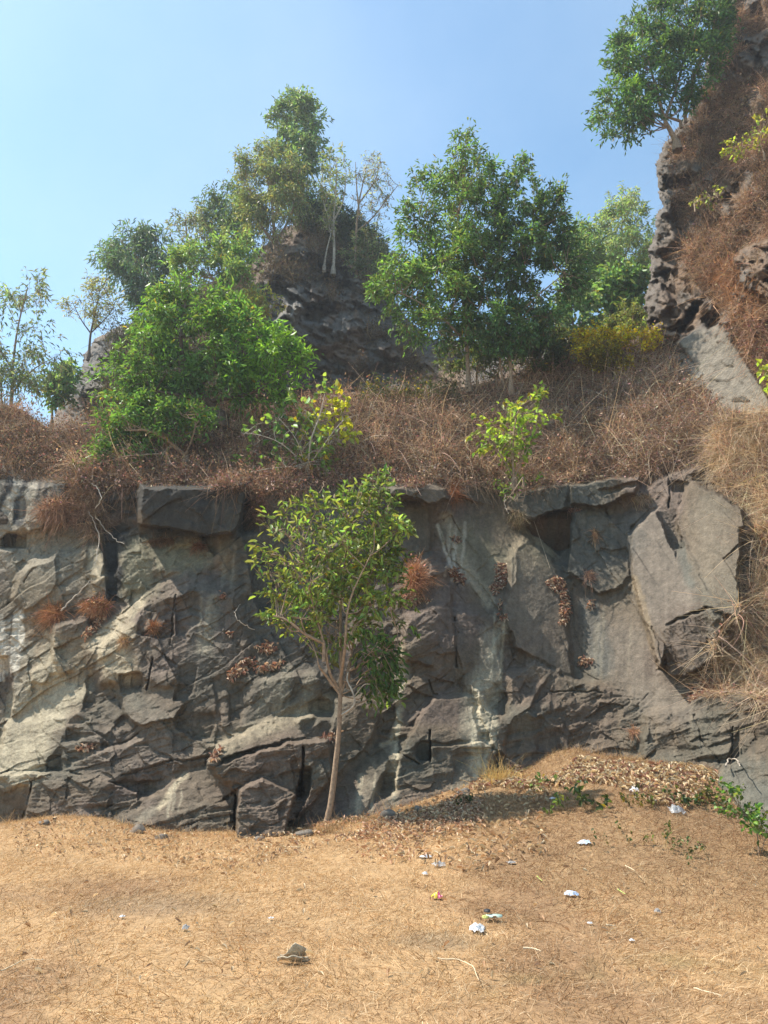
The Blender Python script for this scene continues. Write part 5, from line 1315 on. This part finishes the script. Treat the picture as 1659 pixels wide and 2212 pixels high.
tree('lime_cliff_vine', 'lime yellow broad leaved vine on the high cliff at the right picture edge', 'vine',
     [[(1650, 330, 0), (1640, 300, 0), (1655, 260, 0)], [(1650, 330, 0), (1610, 320, 0), (1580, 330, 0)]],
     [(1570, 320), (1600, 300), (1630, 275), (1640, 240), (1700, 240), (1700, 310), (1640, 320), (1610, 345), (1580, 345)], 17.3, nclump=16, nleaf=200, leafL=.12, leafW=.055, color=(.22, .24, .03), depth=.2, r0=.015, yellow=.05, twig=5, rnd=True, mat=M_LEAFBIG, shell=.5)
tree('small_cliff_vine', 'few green leaves trailing over the brown growth mid way up the cliff', 'vine',
     [[(1500, 440, -.3), (1530, 425, -.3), (1560, 430, -.3)]], [(1485, 440), (1520, 405), (1570, 405), (1560, 425), (1510, 450)], 18.0, nclump=8, nleaf=34, leafL=.10, leafW=.055, color=(.22, .24, .05), depth=.1, r0=.012, twig=4, rnd=True, mat=M_LEAFBIG)
tree('edge_leaf_spray', 'small lime leaf spray beside the pale slab at the right picture edge', 'vine',
     [[(1670, 840, 0), (1655, 810, 0)]], [(1640, 790), (1690, 790), (1690, 830), (1645, 820)], 14.6, nclump=4, nleaf=40, leafL=.16, leafW=.08, color=(.28, .36, .03), depth=.1, r0=.012, twig=4, rnd=True, mat=M_LEAFBIG)
tree('cascading_creeper', 'thin creeper with small green leaves hanging from the brush beside the yellow green shrub', 'vine',
     [[(1130, 1030, -.6), (1110, 1060, -.8), (1090, 1085, -.8)], [(1130, 1030, -.6), (1135, 1060, -.7), (1128, 1090, -.7)]], [(1080, 1040), (1130, 1020), (1160, 1030), (1140, 1070), (1090, 1092), (1075, 1070)], 15.6, nclump=9, nleaf=90, leafL=.10, leafW=.045, color=(.15, .24, .04), depth=.15, r0=.010, twig=4, rnd=True)
# dark upright weeds along the back edge of the ledge
xs = [790, 812, 836, 858, 882, 905, 928, 950, 975]
for i, x in enumerate(xs):
    y0 = 862 + rng.integers(-4, 5); c = P(x, y0, 18.0)
    n = 26
    p = np.tile(c, (n, 1)) + rng.normal(size=(n, 3)) * .10; d = rng.normal(size=(n, 3)) * .22 + np.array([0, 0, 1])
    Ls = rng.uniform(.25, .6, n) * (1.2 if x > 900 else .9)
    V, F = strands_geo(p, d, Ls, np.full(n, .012), np.full(n, .1), 3)
    i2 = rng.integers(0, n, 90); q = p[i2] + d[i2] * (Ls[i2] * rng.uniform(.3, 1, 90))[:, None]
    V2, F2 = leaves_geo(q, rng.normal(size=(90, 3)), rng.normal(size=(90, 3)), np.full(90, .09), np.full(90, .04))
    T = np.concatenate([F[:, [0, 1, 2]], F[:, [0, 2, 3]], F2 + len(V)])
    cc = np.concatenate([np.repeat(leafcols(n, (.13, .12, .05), .2, 0), 8, 0), np.repeat(leafcols(90, (.11, .13, .04), .3, .05), 4, 0)])
    tag(fast_mesh('upright_weed', np.concatenate([V, V2]), T, M_LEAF, cc), 'olive upright weed in the row at the back edge of the ledge', 'weed', 'row of weeds along the ledge rim')

# small green plants on the mound and at the right edge
for a, b, nn_, r, L, lab, lc, ls in [
    (1180, 1700, 16, .12, (.08, .2), 'little leafy green plant near the top left of the grass mound', (.17, .25, .05), .06),
    (1272, 1752, 9, .05, (.25, .42), 'dark leaved seedling standing alone in the middle of the mound', (.08, .12, .035), .085),
    (1213, 1752, 7, .04, (.15, .35), 'slim yellow green seedling left of the dark leaved one', (.19, .23, .05), .07),
    (1385, 1745, 14, .10, (.12, .3), 'faint olive weed below the leaf litter on the mound', (.15, .15, .06), .05),
    (1475, 1740, 12, .07, (.10, .22), 'small dark green weed right of the crumpled clear bag', (.10, .14, .04), .06),
    (1400, 1830, 22, .25, (.10, .25), 'low olive weed patch on the right side of the mound', (.15, .18, .06), .04),
    (1005, 1745, 8, .05, (.10, .22), 'tiny dark weed in the shade of the young tree', (.07, .09, .03), .05),
    (1560, 1760, 18, .12, (.2, .45), 'green climber at the right end of the mound', (.08, .12, .03), .05),
    (1520, 1735, 14, .10, (.15, .35), 'yellow straw and vine mix on the mound shoulder at right', (.16, .15, .05), .045)]:
    g_, Y_ = gp(a, b)
    ground_tuft(a, b, Y_, r, nn_, (.26, .22, .09), lab, L, leafn=int(nn_ * 5), mat=M_LEAF, lcol=lc, lsize=ls, name='small_plant', cat='small plant')
tree('corner_shrub', 'yellow green leafy shrub in front of the grey boulder at lower right', 'shrub',
     [[(1640, 1860, 0), (1635, 1800, 0), (1620, 1770, 0), (1590, 1735, .1)], [(1640, 1860, 0), (1655, 1800, 0), (1660, 1760, 0)]],
     [(1560, 1708), (1590, 1705), (1610, 1735), (1650, 1745), (1700, 1760), (1700, 1830), (1650, 1820), (1620, 1800), (1590, 1770)], 8.9, nclump=14, nleaf=200, leafL=.07, leafW=.04, color=(.09, .16, .03), depth=.25, r0=.008, yellow=.0, twig=5, rnd=True, mat=M_LEAFBIG, twigr=.003)

# ================================================================ roots, vines and twigs on the wall
def vine(pts, r0, r1, label, name='hanging_root', mat=None, dy=-.12, wig=.01):
    q = [P(a, b, float(wall.at(a, max(b, 1000))) + dy) for a, b in pts]
    t = Tubes(5); t.add(spline(q, 18), r0, r1, wig)
    o = t.build(name, mat or M_BARKPALE); tag(o, label, 'root' if 'root' in name else 'vine'); return o


vine([(132, 1320), (160, 1290), (185, 1265), (198, 1250)], .016, .007, 'straight pale root slanting up from the round rust tuft')
vine([(198, 1045), (212, 1055), (216, 1080), (205, 1100)], .010, .008, 'looped pale vine falling from the brush at upper left', 'hanging_vine', dy=-.45)
vine([(192, 1105), (205, 1130), (214, 1160), (210, 1200), (204, 1222)], .010, .004, 'pale vine dangling straight down over the cream column', 'hanging_vine', dy=-.35)
vine([(205, 1115), (225, 1140), (250, 1165), (268, 1175)], .009, .004, 'pale vine slanting right towards the overhanging block', 'hanging_vine', dy=-.4)
vine([(550, 1360), (520, 1345), (508, 1325), (520, 1305)], .009, .004, 'thin bare vine curling on the wall left of the young tree', 'hanging_vine', dy=-.2)
vine([(700, 1040), (690, 1065), (650, 1085), (600, 1082)], .010, .006, 'brown vine sagging below the brush above the young tree', 'hanging_vine', M_BARK, dy=-.5)
vine([(860, 1010), (840, 1030), (855, 1050)], .010, .006, 'curved dead stem over the brow left of the perched boulder', 'hanging_vine', dy=-.6)
vine([(1092, 1070), (1090, 1090), (1098, 1110)], .010, .005, 'short pale root below the cascading creeper', dy=-.6)
vine([(1568, 1655), (1578, 1640), (1592, 1645), (1600, 1655)], .012, .006, 'twisted pale root at the joint of the lower right boulders', dy=-.5)
vine([(770, 1480), (800, 1440), (840, 1400), (880, 1390)], .009, .004, 'dry twig leaning across the wall behind the young tree', 'dead_twig', M_BARK, dy=-.5)
vine([(300, 985), (340, 960), (380, 1010), (420, 1000), (450, 1030)], .014, .006, 'dead branches showing under the drooping green shrub', 'dead_branch', M_BARK, dy=-.9)

# ================================================================ piles of fallen leaves on the wall
def leaf_pile(poly, n, label, surf=wall, cols=((.42, .22, .15), (.52, .36, .25), (.62, .50, .38), (.30, .16, .12)), size=.07, name='leaf_pile', kind=None, cat='leaf pile', lift=.03, group='piles of fallen leaves caught on the wall', dens=None):
    c, p = region_points(surf, poly, n, dens)
    p = p + np.stack([rng.normal(size=n) * .01, -lift - rng.random(n) * lift, rng.random(n) * lift], -1)
    d = rng.normal(size=(n, 3)); nn = rng.normal(size=(n, 3)) * .7 + np.array([0, -.6, .8])
    V, F = rot_leaves_geo(p, d, nn, size * rng.uniform(.6, 1.3, n), size * .36 * rng.uniform(.7, 1.4, n), curl=.5)
    cc = np.asarray(cols)[rng.integers(0, len(cols), n)] * rng.uniform(.7, 1.25, (n, 1))
    o = fast_mesh(name, V, F, M_DRY, np.repeat(cc, 6, 0))
    return tag(o, label, cat, group, kind)


leaf_pile([(490, 1470), (510, 1440), (535, 1424), (550, 1430), (540, 1448), (505, 1468)], 240, 'reddish leaf pile in the hollow below and left of the young tree crown')
leaf_pile([(545, 1450), (570, 1440), (610, 1430), (612, 1436), (570, 1452)], 90, 'thin leaf line right of the reddish pile')
leaf_pile([(550, 1400), (580, 1388), (600, 1395), (590, 1412), (560, 1412)], 90, 'leaf pile half hidden at the left foot of the young tree crown')
leaf_pile([(455, 1640), (470, 1622), (482, 1618), (475, 1635), (460, 1648)], 80, 'leaf pile at the lower tip of the pale sloping slab')
leaf_pile([(180, 1375), (200, 1350), (225, 1330), (232, 1335), (210, 1362), (188, 1382)], 90, 'dark red leaves in the diagonal groove under the rust orange ledge tuft')
leaf_pile([(696, 1592), (735, 1583), (728, 1596), (700, 1600)], 50, 'few leaves on the ledge just left of the trunk')
leaf_pile([(965, 1228), (985, 1230), (1000, 1250), (1003, 1262), (985, 1258), (970, 1242)], 130, 'pinkish leaf pile at the top of the left gully')
leaf_pile([(1068, 1222), (1095, 1220), (1095, 1265), (1080, 1275), (1070, 1288), (1058, 1270), (1072, 1250)], 260, 'large orange brown leaf pile at the head of the central ridge')
leaf_pile([(1075, 1300), (1085, 1298), (1086, 1320), (1078, 1318)], 25, 'handful of orange leaves just below the central ridge pile')
leaf_pile([(1074, 1332), (1092, 1328), (1095, 1340), (1076, 1340)], 45, 'small cream leaf cluster at the foot of the gully slab')
leaf_pile([(1176, 1258), (1200, 1248), (1215, 1250), (1222, 1275), (1232, 1310), (1226, 1348), (1207, 1350), (1212, 1310), (1205, 1280), (1180, 1270)], 420, 'longest leaf pile, running down the valley below the cave')
leaf_pile([(1246, 1430), (1262, 1422), (1280, 1430), (1275, 1437), (1252, 1438)], 90, 'isolated oval leaf pile on the bare slab')
leaf_pile([(1268, 1300), (1280, 1298), (1282, 1318), (1270, 1318)], 26, 'tiny leaf cluster under the dark wedge crack')
leaf_pile([(975, 1160), (992, 1158), (995, 1172), (980, 1174)], 40, 'small dark leaf cluster high in the left gully')
leaf_pile([(1475, 1505), (1500, 1490), (1525, 1488), (1510, 1510), (1485, 1518)], 130, 'reddish leaf pile tucked under the hanging straw')
leaf_pile([(155, 1618), (190, 1608), (215, 1612), (190, 1622)], 45, 'leaf scraps in the crack beneath the pale sloping slab')
leaf_pile([(475, 1280), (490, 1285), (488, 1298), (478, 1295)], 14, 'few dark leaves on the shoulder of the dome block')
leaf_pile([(490, 1368), (508, 1368), (500, 1378)], 14, 'handful of dark leaves right of the dome block')
leaf_pile([(865, 1290), (905, 1290), (940, 1300), (900, 1306), (870, 1310)], 110, 'leaf scatter under the pale broken straw')


class GroundSurf:
    def at(s, x, y):
        x = np.asarray(x, float); y = np.asarray(y, float)
        out = np.array([Yg(a, b) for a, b in zip(x, y)])
        return out


gs = GroundSurf()


def litter(poly, n, label, name, size=.075, cols=((.52, .35, .21), (.58, .44, .28), (.44, .28, .17), (.62, .50, .34)), dens=None):
    """leaves lying on the ground inside a picture outline, spread evenly over the real ground"""
    poly = np.array(poly, float); pw = np.array([gp(a, b)[0][:2] for a, b in poly])
    mn, mx = pw.min(0), pw.max(0); out = []; tot = 0
    while tot < n:
        c = mn + (mx - mn) * rng.random((n * 2, 2)); k = sdist(c[:, 0], c[:, 1], pw) > 0
        if dens is not None: k &= rng.random(len(c)) < dens(c[:, 0], c[:, 1])
        out.append(c[k]); tot += k.sum()
    c = np.concatenate(out)[:n]
    p = np.stack([c[:, 0], c[:, 1], gz(c[:, 0], c[:, 1]) + .02 + rng.random(n) * .05], -1)
    d = rng.normal(size=(n, 3)) * np.array([1, 1, .35]); nn = rng.normal(size=(n, 3)) * .45 + np.array([0, 0, 1])
    V, F = rot_leaves_geo(p, d, nn, size * rng.uniform(.6, 1.4, n), size * .36 * rng.uniform(.7, 1.4, n), curl=.55)
    cc = np.asarray(cols)[rng.integers(0, len(cols), n)] * rng.uniform(.7, 1.25, (n, 1))
    o = fast_mesh(name, V, F, M_DRY, np.repeat(cc, 6, 0)); return tag(o, label, None, None, 'stuff')


litter([(600, 1800), (700, 1782), (800, 1765), (880, 1742), (980, 1712), (1040, 1740), (1040, 1800), (900, 1860), (760, 1880), (600, 1860)], 2200, 'pinkish fallen leaves spread at the foot of the wall by the young tree', 'leaf_litter',
       size=.055, cols=((.58, .37, .25), (.62, .45, .30), (.44, .27, .18), (.64, .52, .36)), dens=lambda x, y: np.clip(.35 + 1.6 * fbm(x * 1.6, y * 1.6, 707, 3), .04, 1) * smooth(9.2, 11, y).clip(.15, 1))
litter([(1085, 1650), (1150, 1690), (1190, 1690), (1250, 1640), (1400, 1655), (1540, 1668), (1555, 1700), (1500, 1760), (1400, 1740), (1330, 1700), (1250, 1690), (1180, 1720), (1080, 1700), (960, 1725), (1040, 1690)], 3000, 'pale dry leaves heaped along the top of the grass mound', 'mound_leaf_litter', .07,
       cols=((.55, .40, .24), (.62, .50, .33), (.36, .20, .14), (.66, .55, .38)), dens=lambda x, y: np.clip(.5 + 1.3 * fbm(x * 1.8, y * 1.8, 701, 3), .05, 1))
litter([(20, 1790), (200, 1775), (400, 1806), (600, 1806), (700, 1830), (500, 1900), (250, 1860), (30, 1850)], 900, 'scattered leaf scraps in the straw below the left wall', 'leaf_scraps', .045)
litter([(20, 1900), (1640, 1900), (1640, 2150), (20, 2150)], 160, 'few stray leaves and chips across the open straw', 'stray_leaves', .045)
litter([(880, 1745), (1180, 1700), (1180, 1850), (1000, 1890), (860, 1850)], 500, 'leaves lying in the shade patch on the mound side', 'shade_leaf_litter', .07)
leaf_pile([(1088, 1640), (1100, 1648), (1150, 1672), (1190, 1662), (1175, 1695), (1130, 1690), (1105, 1668)], 330, 'leaf drift in the notch between wall and mound', cols=((.40, .26, .2), (.5, .4, .32), (.25, .13, .11), (.6, .5, .4)))

# ================================================================ dry grass over the ground
def grass(name, label, n, xr, yr, L, w, cols, dens=None, seed=0, lie=.55, seg=2):
    out = []; tot = 0
    while tot < n:
        u = rng.random(n); y = yr[0] + (yr[1] - yr[0]) * u ** .8
        x = rng.uniform(-1, 1, n) * (y * .60 + 1.2) + 0
        k = (x > xr[0]) & (x < xr[1])
        if dens is not None: k &= rng.random(n) < dens(x, y)
        q = np.stack([x[k], y[k]], -1); out.append(q); tot += len(q)
    q = np.concatenate(out)[:n]; x, y = q.T
    p = np.stack([x, y, gz(x, y) - .005], -1)
    swirl = fbm(x * .9, y * .9, 801 + seed, 3) * 5
    d = np.stack([np.cos(swirl) * lie, np.sin(swirl) * lie, np.full(n, .55)], -1) + rng.normal(size=(n, 3)) * np.array([.55, .55, .22])
    d[:, 2] = np.abs(d[:, 2]) + .05
    Ls = rng.uniform(*L, n)
    V, F = strands_geo(p, d, Ls, w * rng.uniform(.7, 1.4, n), rng.uniform(.1, .55, n), seg, None, rng.normal(size=(n, 3)) * np.array([.4, .4, .1]))
    cc = np.asarray(cols)[rng.integers(0, len(cols), n)] * rng.uniform(.7, 1.3, (n, 1))
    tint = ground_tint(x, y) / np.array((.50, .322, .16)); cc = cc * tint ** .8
    o = fast_mesh(name, V, F, M_STRAW, np.repeat(cc, (seg + 1) * 2, 0)); return tag(o, label, None, None, 'stuff')


GC = ((.60, .41, .21), (.66, .48, .27), (.50, .32, .15), (.36, .21, .10), (.74, .58, .36))
grass('straw_grass', 'short sunburnt straw grass covering the open ground', 280000, (-9, 9), (3.2, 13.6), (.03, .09), .0042, GC, dens=lambda x, y: np.clip(.75 + .8 * fbm(x * 2.2, y * 2.2, 811, 3), .15, 1))
grass('long_straw', 'longer bleached straw lying in loose swirls over the grass', 15000, (-9, 9), (3.4, 13.2), (.08, .2), .0045, ((.62, .47, .28), (.55, .38, .2), (.45, .27, .13)), dens=lambda x, y: np.clip(.4 + 1.5 * fbm(x * 1.3, y * 1.3, 821, 3), .02, 1), seed=3, seg=4, lie=.9)
grass('rusty_mound_grass', 'rust brown taller grass over the mound and its shaded side', 30000, (0.2, 8), (6.6, 13.4), (.06, .16), .0045, ((.36, .20, .10), (.45, .27, .14), (.28, .16, .08)), seed=5, seg=3, dens=lambda x, y: smooth(0, 1.6, x - .2 + .6 * fbm(x, y, 831, 3)))

# ================================================================ litter lying on the grass
M_FILM = plain_material('clear_film', (.42, .44, .46), .2, .6, 30, .3, .4, trans=.45)
M_WHITE = plain_material('white_film', (.58, .59, .60), .35, .5, 60, .3, .4)
M_BLUEP = plain_material('pale_blue_film', (.52, .63, .80), .3, .5, 30, .15, .4)
M_PINKP = plain_material('pink_wrapper', (.60, .10, .22), .3, .5, 20, .1, .2)
M_YELP = plain_material('yellow_wrapper', (.75, .55, .05), .3, .5, 20, .1, .2)
M_BLACKP = plain_material('black_foam', (.04, .04, .045), .6, .3, 20, .2, .2)
M_MINT = plain_material('mint_foam', (.52, .66, .55), .6, .3, 20, .1, .2)
M_CARD = plain_material('grey_bark_shell', (.44, .37, .27), .9, .2, 40, .25, .6)
M_BAMB = plain_material('bleached_stick', (.66, .52, .34), .8, .3, 30, .15, .3)
M_LIME = plain_material('lime_stick', (.45, .48, .15), .6, .3, 30, .15, .3)
M_STONE = plain_material('grey_stone', (.30, .29, .28), .9, .2, 20, .2, .5)


def crumpled(px, py, size, mat, label, name='plastic_bag', cat='plastic bag', asp=(1, .7, .45), parts=None, group=None):
    (g_, Y_) = gp(px, py)
    n = 15
    U, Vv = np.meshgrid(np.linspace(-1, 1, n), np.linspace(-1, 1, n)); s = rng.integers(0, 9999)
    size = size * .8; r = 1 + .35 * fbm(U * 2, Vv * 2, s, 2)
    X = U * r * size * .5 * asp[0]; Yy = Vv * r * size * .5 * asp[1]
    Z = size * asp[2] * (.55 * (1 - np.clip(U * U + Vv * Vv, 0, 1)) + .40 * np.abs(facets(U * 2.2, Vv * 2.2, s, 1, .8))) + .015
    Vt = np.stack([X + g_[0], Yy + g_[1], Z + gz(X + g_[0], Yy + g_[1])], -1).reshape(-1, 3)
    idx = np.arange(n * n).reshape(n, n); F = np.stack([idx[:-1, :-1], idx[:-1, 1:], idx[1:, 1:], idx[1:, :-1]], -1).reshape(-1, 4)
    c = U[:-1, :-1].ravel() ** 2 + Vv[:-1, :-1].ravel() ** 2
    F = F[c < 1.25 + .3 * rng.random(len(F))]
    used = np.unique(F); rm_ = np.zeros(len(Vt), int); rm_[used] = np.arange(len(used)); Vt = Vt[used]; F = rm_[F]
    if parts:
        root = empty(name, tuple(g_), label, cat, group); a = F[:, 0] % 2 == 0; k = len(F) // 2
        order = np.argsort(Vt[F].mean(1)[:, 0])
        for nm, mt, sl in ((parts[0], parts[1], order[:k]), (parts[2], parts[3], order[k:])):
            fast_mesh(nm, Vt, F[sl], mt, None, False, root)
        return root
    o = fast_mesh(name, Vt, F, mat); return tag(o, label, cat, group)


crumpled(945, 1944, .11, None, 'pink and yellow snack wrapper on the straw left of the mound', 'snack_wrapper', 'wrapper', (1, .8, .6), ('yellow_panel', M_YELP, 'pink_panel', M_PINKP))
crumpled(1235, 1938, .15, M_BLUEP, 'flattened pale blue plastic bag in the middle of the right slope', asp=(1, .6, .35))
crumpled(1029, 2015, .14, M_WHITE, 'crumpled white plastic bag nearest the camera', asp=(1, .9, .55))
crumpled(1263, 1825, .17, M_FILM, 'creased clear wrapper with blue print upper middle of the mound', 'plastic_wrapper', 'wrapper', (1, .6, .3), ('film', M_WHITE, 'printed_corner', M_BLUEP))
crumpled(1462, 1757, .24, M_FILM, 'largest crumpled clear bag near the right end of the mound', asp=(1, .8, .45))
crumpled(1423, 1735, .15, M_FILM, 'thin clear bag just up left of the largest one', asp=(1, .8, .3))
crumpled(1371, 1712, .13, M_WHITE, 'small white lump of plastic below the leaf litter', asp=(1, .7, .6))
crumpled(948, 1873, .15, M_FILM, 'torn clear film at the lower left of the tree shade', asp=(1, .9, .4))
crumpled(918, 1856, .13, M_WHITE, 'white bag scrap just above the torn clear film', asp=(1.2, .5, .3))
crumpled(918, 1893, .08, M_WHITE, 'small white scrap below the torn clear film', asp=(.8, .8, .5))
crumpled(1105, 1868, .10, M_STONE, 'greyish film scrap right of the torn clear film', asp=(1.1, .6, .3))
crumpled(1193, 1728, .09, M_WHITE, 'tiny white scrap beside the little leafy plant', asp=(1, .7, .4))
crumpled(1420, 1975, .07, M_STONE, 'small pinkish grey pebble like scrap on the right slope', 'paper_scrap', 'paper scrap', (1, .8, .6))
crumpled(585, 3625 * .5486, .05, M_WHITE, 'tiny white chip on the bare grey patch at left', 'paper_scrap', 'paper scrap', (1, .8, .4))
crumpled(263, 1986, .05, M_WHITE, 'small white chip beside the scorched patch on the left', 'paper_scrap', 'paper scrap', (1, .6, .4))
crumpled(1275, 2000, .05, M_WHITE, 'tiny white chip low on the right slope', 'paper_scrap', 'paper scrap', (1, .8, .4))
crumpled(1365, 2080 * .98, .05, M_WHITE, 'tiny pale chip in the lower right straw', 'paper_scrap', 'paper scrap', (1, .8, .4))
crumpled(400, 2013, .06, M_STONE, 'pale chip of stone in the left foreground straw', 'stone_chip', 'stone', (1, .8, .8))


def shell_piece(px, py):
    """curled piece of broken grey bark standing in the straw"""
    g_, Y_ = gp(px, py); nu, nv = 22, 12
    U, Vv = np.meshgrid(np.linspace(-1, 1, nu), np.linspace(0, 1, nv))
    top = .5 + .5 * np.clip(1 - np.abs(U - .25) * 1.25, 0, 1) + .05 * fbm(U * 4, U * 0, 11, 2)
    X = U * .085; Z = Vv * .105 * top * (1 - .75 * np.clip(-U - .0, 0, 1)); Y2 = .06 * (U ** 2) - .05 * np.sin(Vv * 1.6) + .05
    A = np.stack([X + g_[0], Y2 + g_[1], Z + g_[2] + .008], -1)
    # pale curled flap in front
    f = np.clip((U + 1) / 2, 0, 1)
    Bx = U * .10; By = -.055 - .05 * (1 - U * U) * Vv; Bz = .012 + .035 * Vv * (1 - .4 * U * U) + .012 * fbm(U * 3, Vv * 3, 15, 2)
    B = np.stack([Bx + g_[0] + .01, By + g_[1] + .03, Bz + g_[2]], -1)
    idx = np.arange(nu * nv).reshape(nv, nu); F = np.stack([idx[:-1, :-1], idx[:-1, 1:], idx[1:, 1:], idx[1:, :-1]], -1).reshape(-1, 4)
    root = empty('bark_shell', tuple(g_), 'curled broken piece of grey bark standing in the foreground straw', 'bark piece')
    a = fast_mesh('upright_shell', A.reshape(-1, 3), F, M_CARD, None, True, root)
    b = fast_mesh('curled_flap', B.reshape(-1, 3), F, M_CARD, None, True, root)
    for o_ in (a, b):
        md = o_.modifiers.new('thick', 'SOLIDIFY'); md.thickness = .008


shell_piece(630, 2080)


def stick(pts, r, mat, label, name='dry_stick', cat='stick', lift=.03):
    q = []
    for a, b in pts:
        g_, _ = gp(a, b); q.append(g_ + np.array([0, 0, lift + r]))
    t = Tubes(6); t.add(spline(q, 14), r, r * .5, .002); return tag(t.build(name, mat), label, cat)


stick([(1130, 2062), (1152, 2064), (1170, 2068)], .008, M_BAMB, 'pale bleached stick low on the right')
stick([(945, 2025 * .99 + 80), (990, 2088), (1020, 2100), (1035, 2135)], .005, M_BAMB, 'long curved dry stalk in the lower middle foreground')
stick([(1335, 1932), (1352, 1942)], .008, M_LIME, 'short lime yellow stick on the right slope')
stick([(1352, 1880), (1372, 1890)], .007, M_BAMB, 'short cream stick up the right slope')
stick([(1160, 1903), (1172, 1912)], .006, M_LIME, 'tiny green stalk left of the pale blue bag')
stick([(1310, 2010), (1330, 2012)], .006, M_BAMB, 'short straw stalk low on the right slope')
stick([(0, 2112), (50, 2090), (95, 2086)], .004, M_BAMB, 'long straw stalk at the lower left picture edge')
stick([(610, 1838), (650, 1838)], .007, M_BAMB, 'pale stick left of the fallen leaves by the young tree')
stick([(190, 1832), (215, 1830)], .006, M_BARK, 'brown twig below the left wall')
stick([(115, 1776), (150, 1756), (148, 1738)], .014, M_BAMB, 'broken pale stump root where the left wall meets the straw', 'root_stump', 'root')
stick([(1500, 2150), (1560, 2165)], .005, M_BAMB, 'straw stalk in the lower right foreground')
g1, _ = gp(1055, 1990)
sl_root = empty('foam_slipper', tuple(g1), 'lost sandal sole in black and mint green on the straw', 'sandal')
for nm, mt, (x0, x1, yy, zz) in (('sole', M_MINT, (-.02, .11, 0, .03)), ('black_strap', M_BLACKP, (-.03, .02, .03, .06)), ('lime_edge', M_LIME, (-.05, .0, -.02, .028))):
    th = np.linspace(0, 2 * math.pi, 14, endpoint=False); a_ = (x1 - x0) / 2; cx0 = (x0 + x1) / 2
    ring = np.stack([g1[0] + cx0 + a_ * np.cos(th), g1[1] + yy + .03 * np.sin(th) * (1 + .3 * np.cos(th)), np.full(14, g1[2] + zz)], -1)
    V_ = np.vstack([ring, ring + np.array([0, 0, .014])]); F_ = np.array([[i, (i + 1) % 14, 14 + (i + 1) % 14, 14 + i] for i in range(14)])
    cap = np.array([[14, 14 + i, 14 + i + 1, 14 + i + 2] for i in range(1, 12, 2)])
    fast_mesh(nm, V_, np.concatenate([F_, cap]), mt, None, False, sl_root)

# fringe of straw, drifted leaves and fallen chips where the wall meets the soil
bl_ = [(0, 1780), (150, 1762), (230, 1768), (330, 1792), (400, 1800), (500, 1802), (620, 1797), (700, 1783), (800, 1768), (880, 1742), (960, 1716), (1040, 1690), (1130, 1668), (1190, 1626), (1240, 1615), (1350, 1636), (1430, 1648), (1540, 1662)]
bw = np.array([gp(a, b_ + 3)[0] for a, b_ in bl_]); n = 5200
k = rng.integers(0, len(bw) - 1, n); t = rng.random((n, 1)); q = bw[k] + (bw[k + 1] - bw[k]) * t
q[:, 1] -= np.abs(rng.normal(size=n)) * .22 - .06; q[:, 0] += rng.normal(size=n) * .05; q[:, 2] = gz(q[:, 0], q[:, 1])
hgt = .06 + .16 * np.clip(fbm(q[:, 0] * 1.7, q[:, 1] * 1.7, 911, 3) + .2, 0, 1)
V, F = strands_geo(q, rng.normal(size=(n, 3)) * .5 + np.array([0, -.1, 1]), hgt * rng.uniform(.5, 1.5, n), np.full(n, .005), np.full(n, .4), 3, None, rng.normal(size=(n, 3)) * .4)
tag(fast_mesh('wall_foot_straw', V, F, M_STRAW, np.repeat(leafcols(n, (.50, .34, .18), .3, 0, hue=.05), 8, 0)), 'ragged fringe of dry grass along the foot of the wall', None, None, 'stuff')
M_CHIP = plain_material('fallen_rock', (.17, .145, .12), .9, .2, 14, .3, .6)
for i, (a, b_, r_) in enumerate([(300, 1800, .07), (352, 1812, .05), (655, 1806, .06), (842, 1768, .07), (905, 1752, .05), (1000, 1716, .06), (560, 1815, .045), (95, 1782, .05)]):
    g_, _ = gp(a, b_)
    nu, nv = 14, 9; U, Vv = np.meshgrid(np.linspace(0, 2 * math.pi, nu, endpoint=False), np.linspace(-1.3, 1.5, nv))
    dd = np.stack([np.cos(U) * np.cos(Vv), np.sin(U) * np.cos(Vv), np.sin(Vv)], -1); pl = unit(rng.normal(size=(9, 3)))
    rr = 1 / np.maximum((dd @ pl.T).max(-1), .55); Vt = (dd * rr[..., None] * r_ * np.array([1.3, .9, .75])).reshape(-1, 3) + g_ + np.array([0, 0, r_ * .3])
    F = np.array([[j * nu + i2, j * nu + (i2 + 1) % nu, (j + 1) * nu + (i2 + 1) % nu, (j + 1) * nu + i2] for j in range(nv - 1) for i2 in range(nu)])
    tag(fast_mesh('fallen_stone', Vt, F, M_CHIP), ['angular grey stone under the left wall where the smooth slab ends', 'smaller stone just right of the smooth slab foot', 'stone between the pentagonal rock and the young tree', 'stone lying right of the young tree foot', 'small stone at the left edge of the tree shade', 'stone at the foot of the wide cream streak', 'small stone before the pentagonal rock', 'stone at the left end of the wall foot'][i], 'stone', 'stones fallen from the wall')

# ================================================================ the hazy air
vm_, vnt, vout = new_mat('hazy_air')
pv = N(vnt, 'ShaderNodeVolumePrincipled'); pv.inputs['Color'].default_value = (.86, .93, 1, 1); pv.inputs['Density'].default_value = HAZE; pv.inputs['Anisotropy'].default_value = .35
vnt.links.new(pv.outputs[0], vout.inputs['Volume'])
x0, x1, y0, y1, z0, z1 = -72, 72, -42, 72, -4, 48
Vb = np.array([(x, y, z) for x in (x0, x1) for y in (y0, y1) for z in (z0, z1)], float)
Fb = np.array([(0, 1, 3, 2), (4, 6, 7, 5), (0, 4, 5, 1), (2, 3, 7, 6), (0, 2, 6, 4), (1, 5, 7, 3)])
tag(fast_mesh('haze', Vb, Fb, vm_), 'thin bright haze in the hot air', None, None, 'stuff')
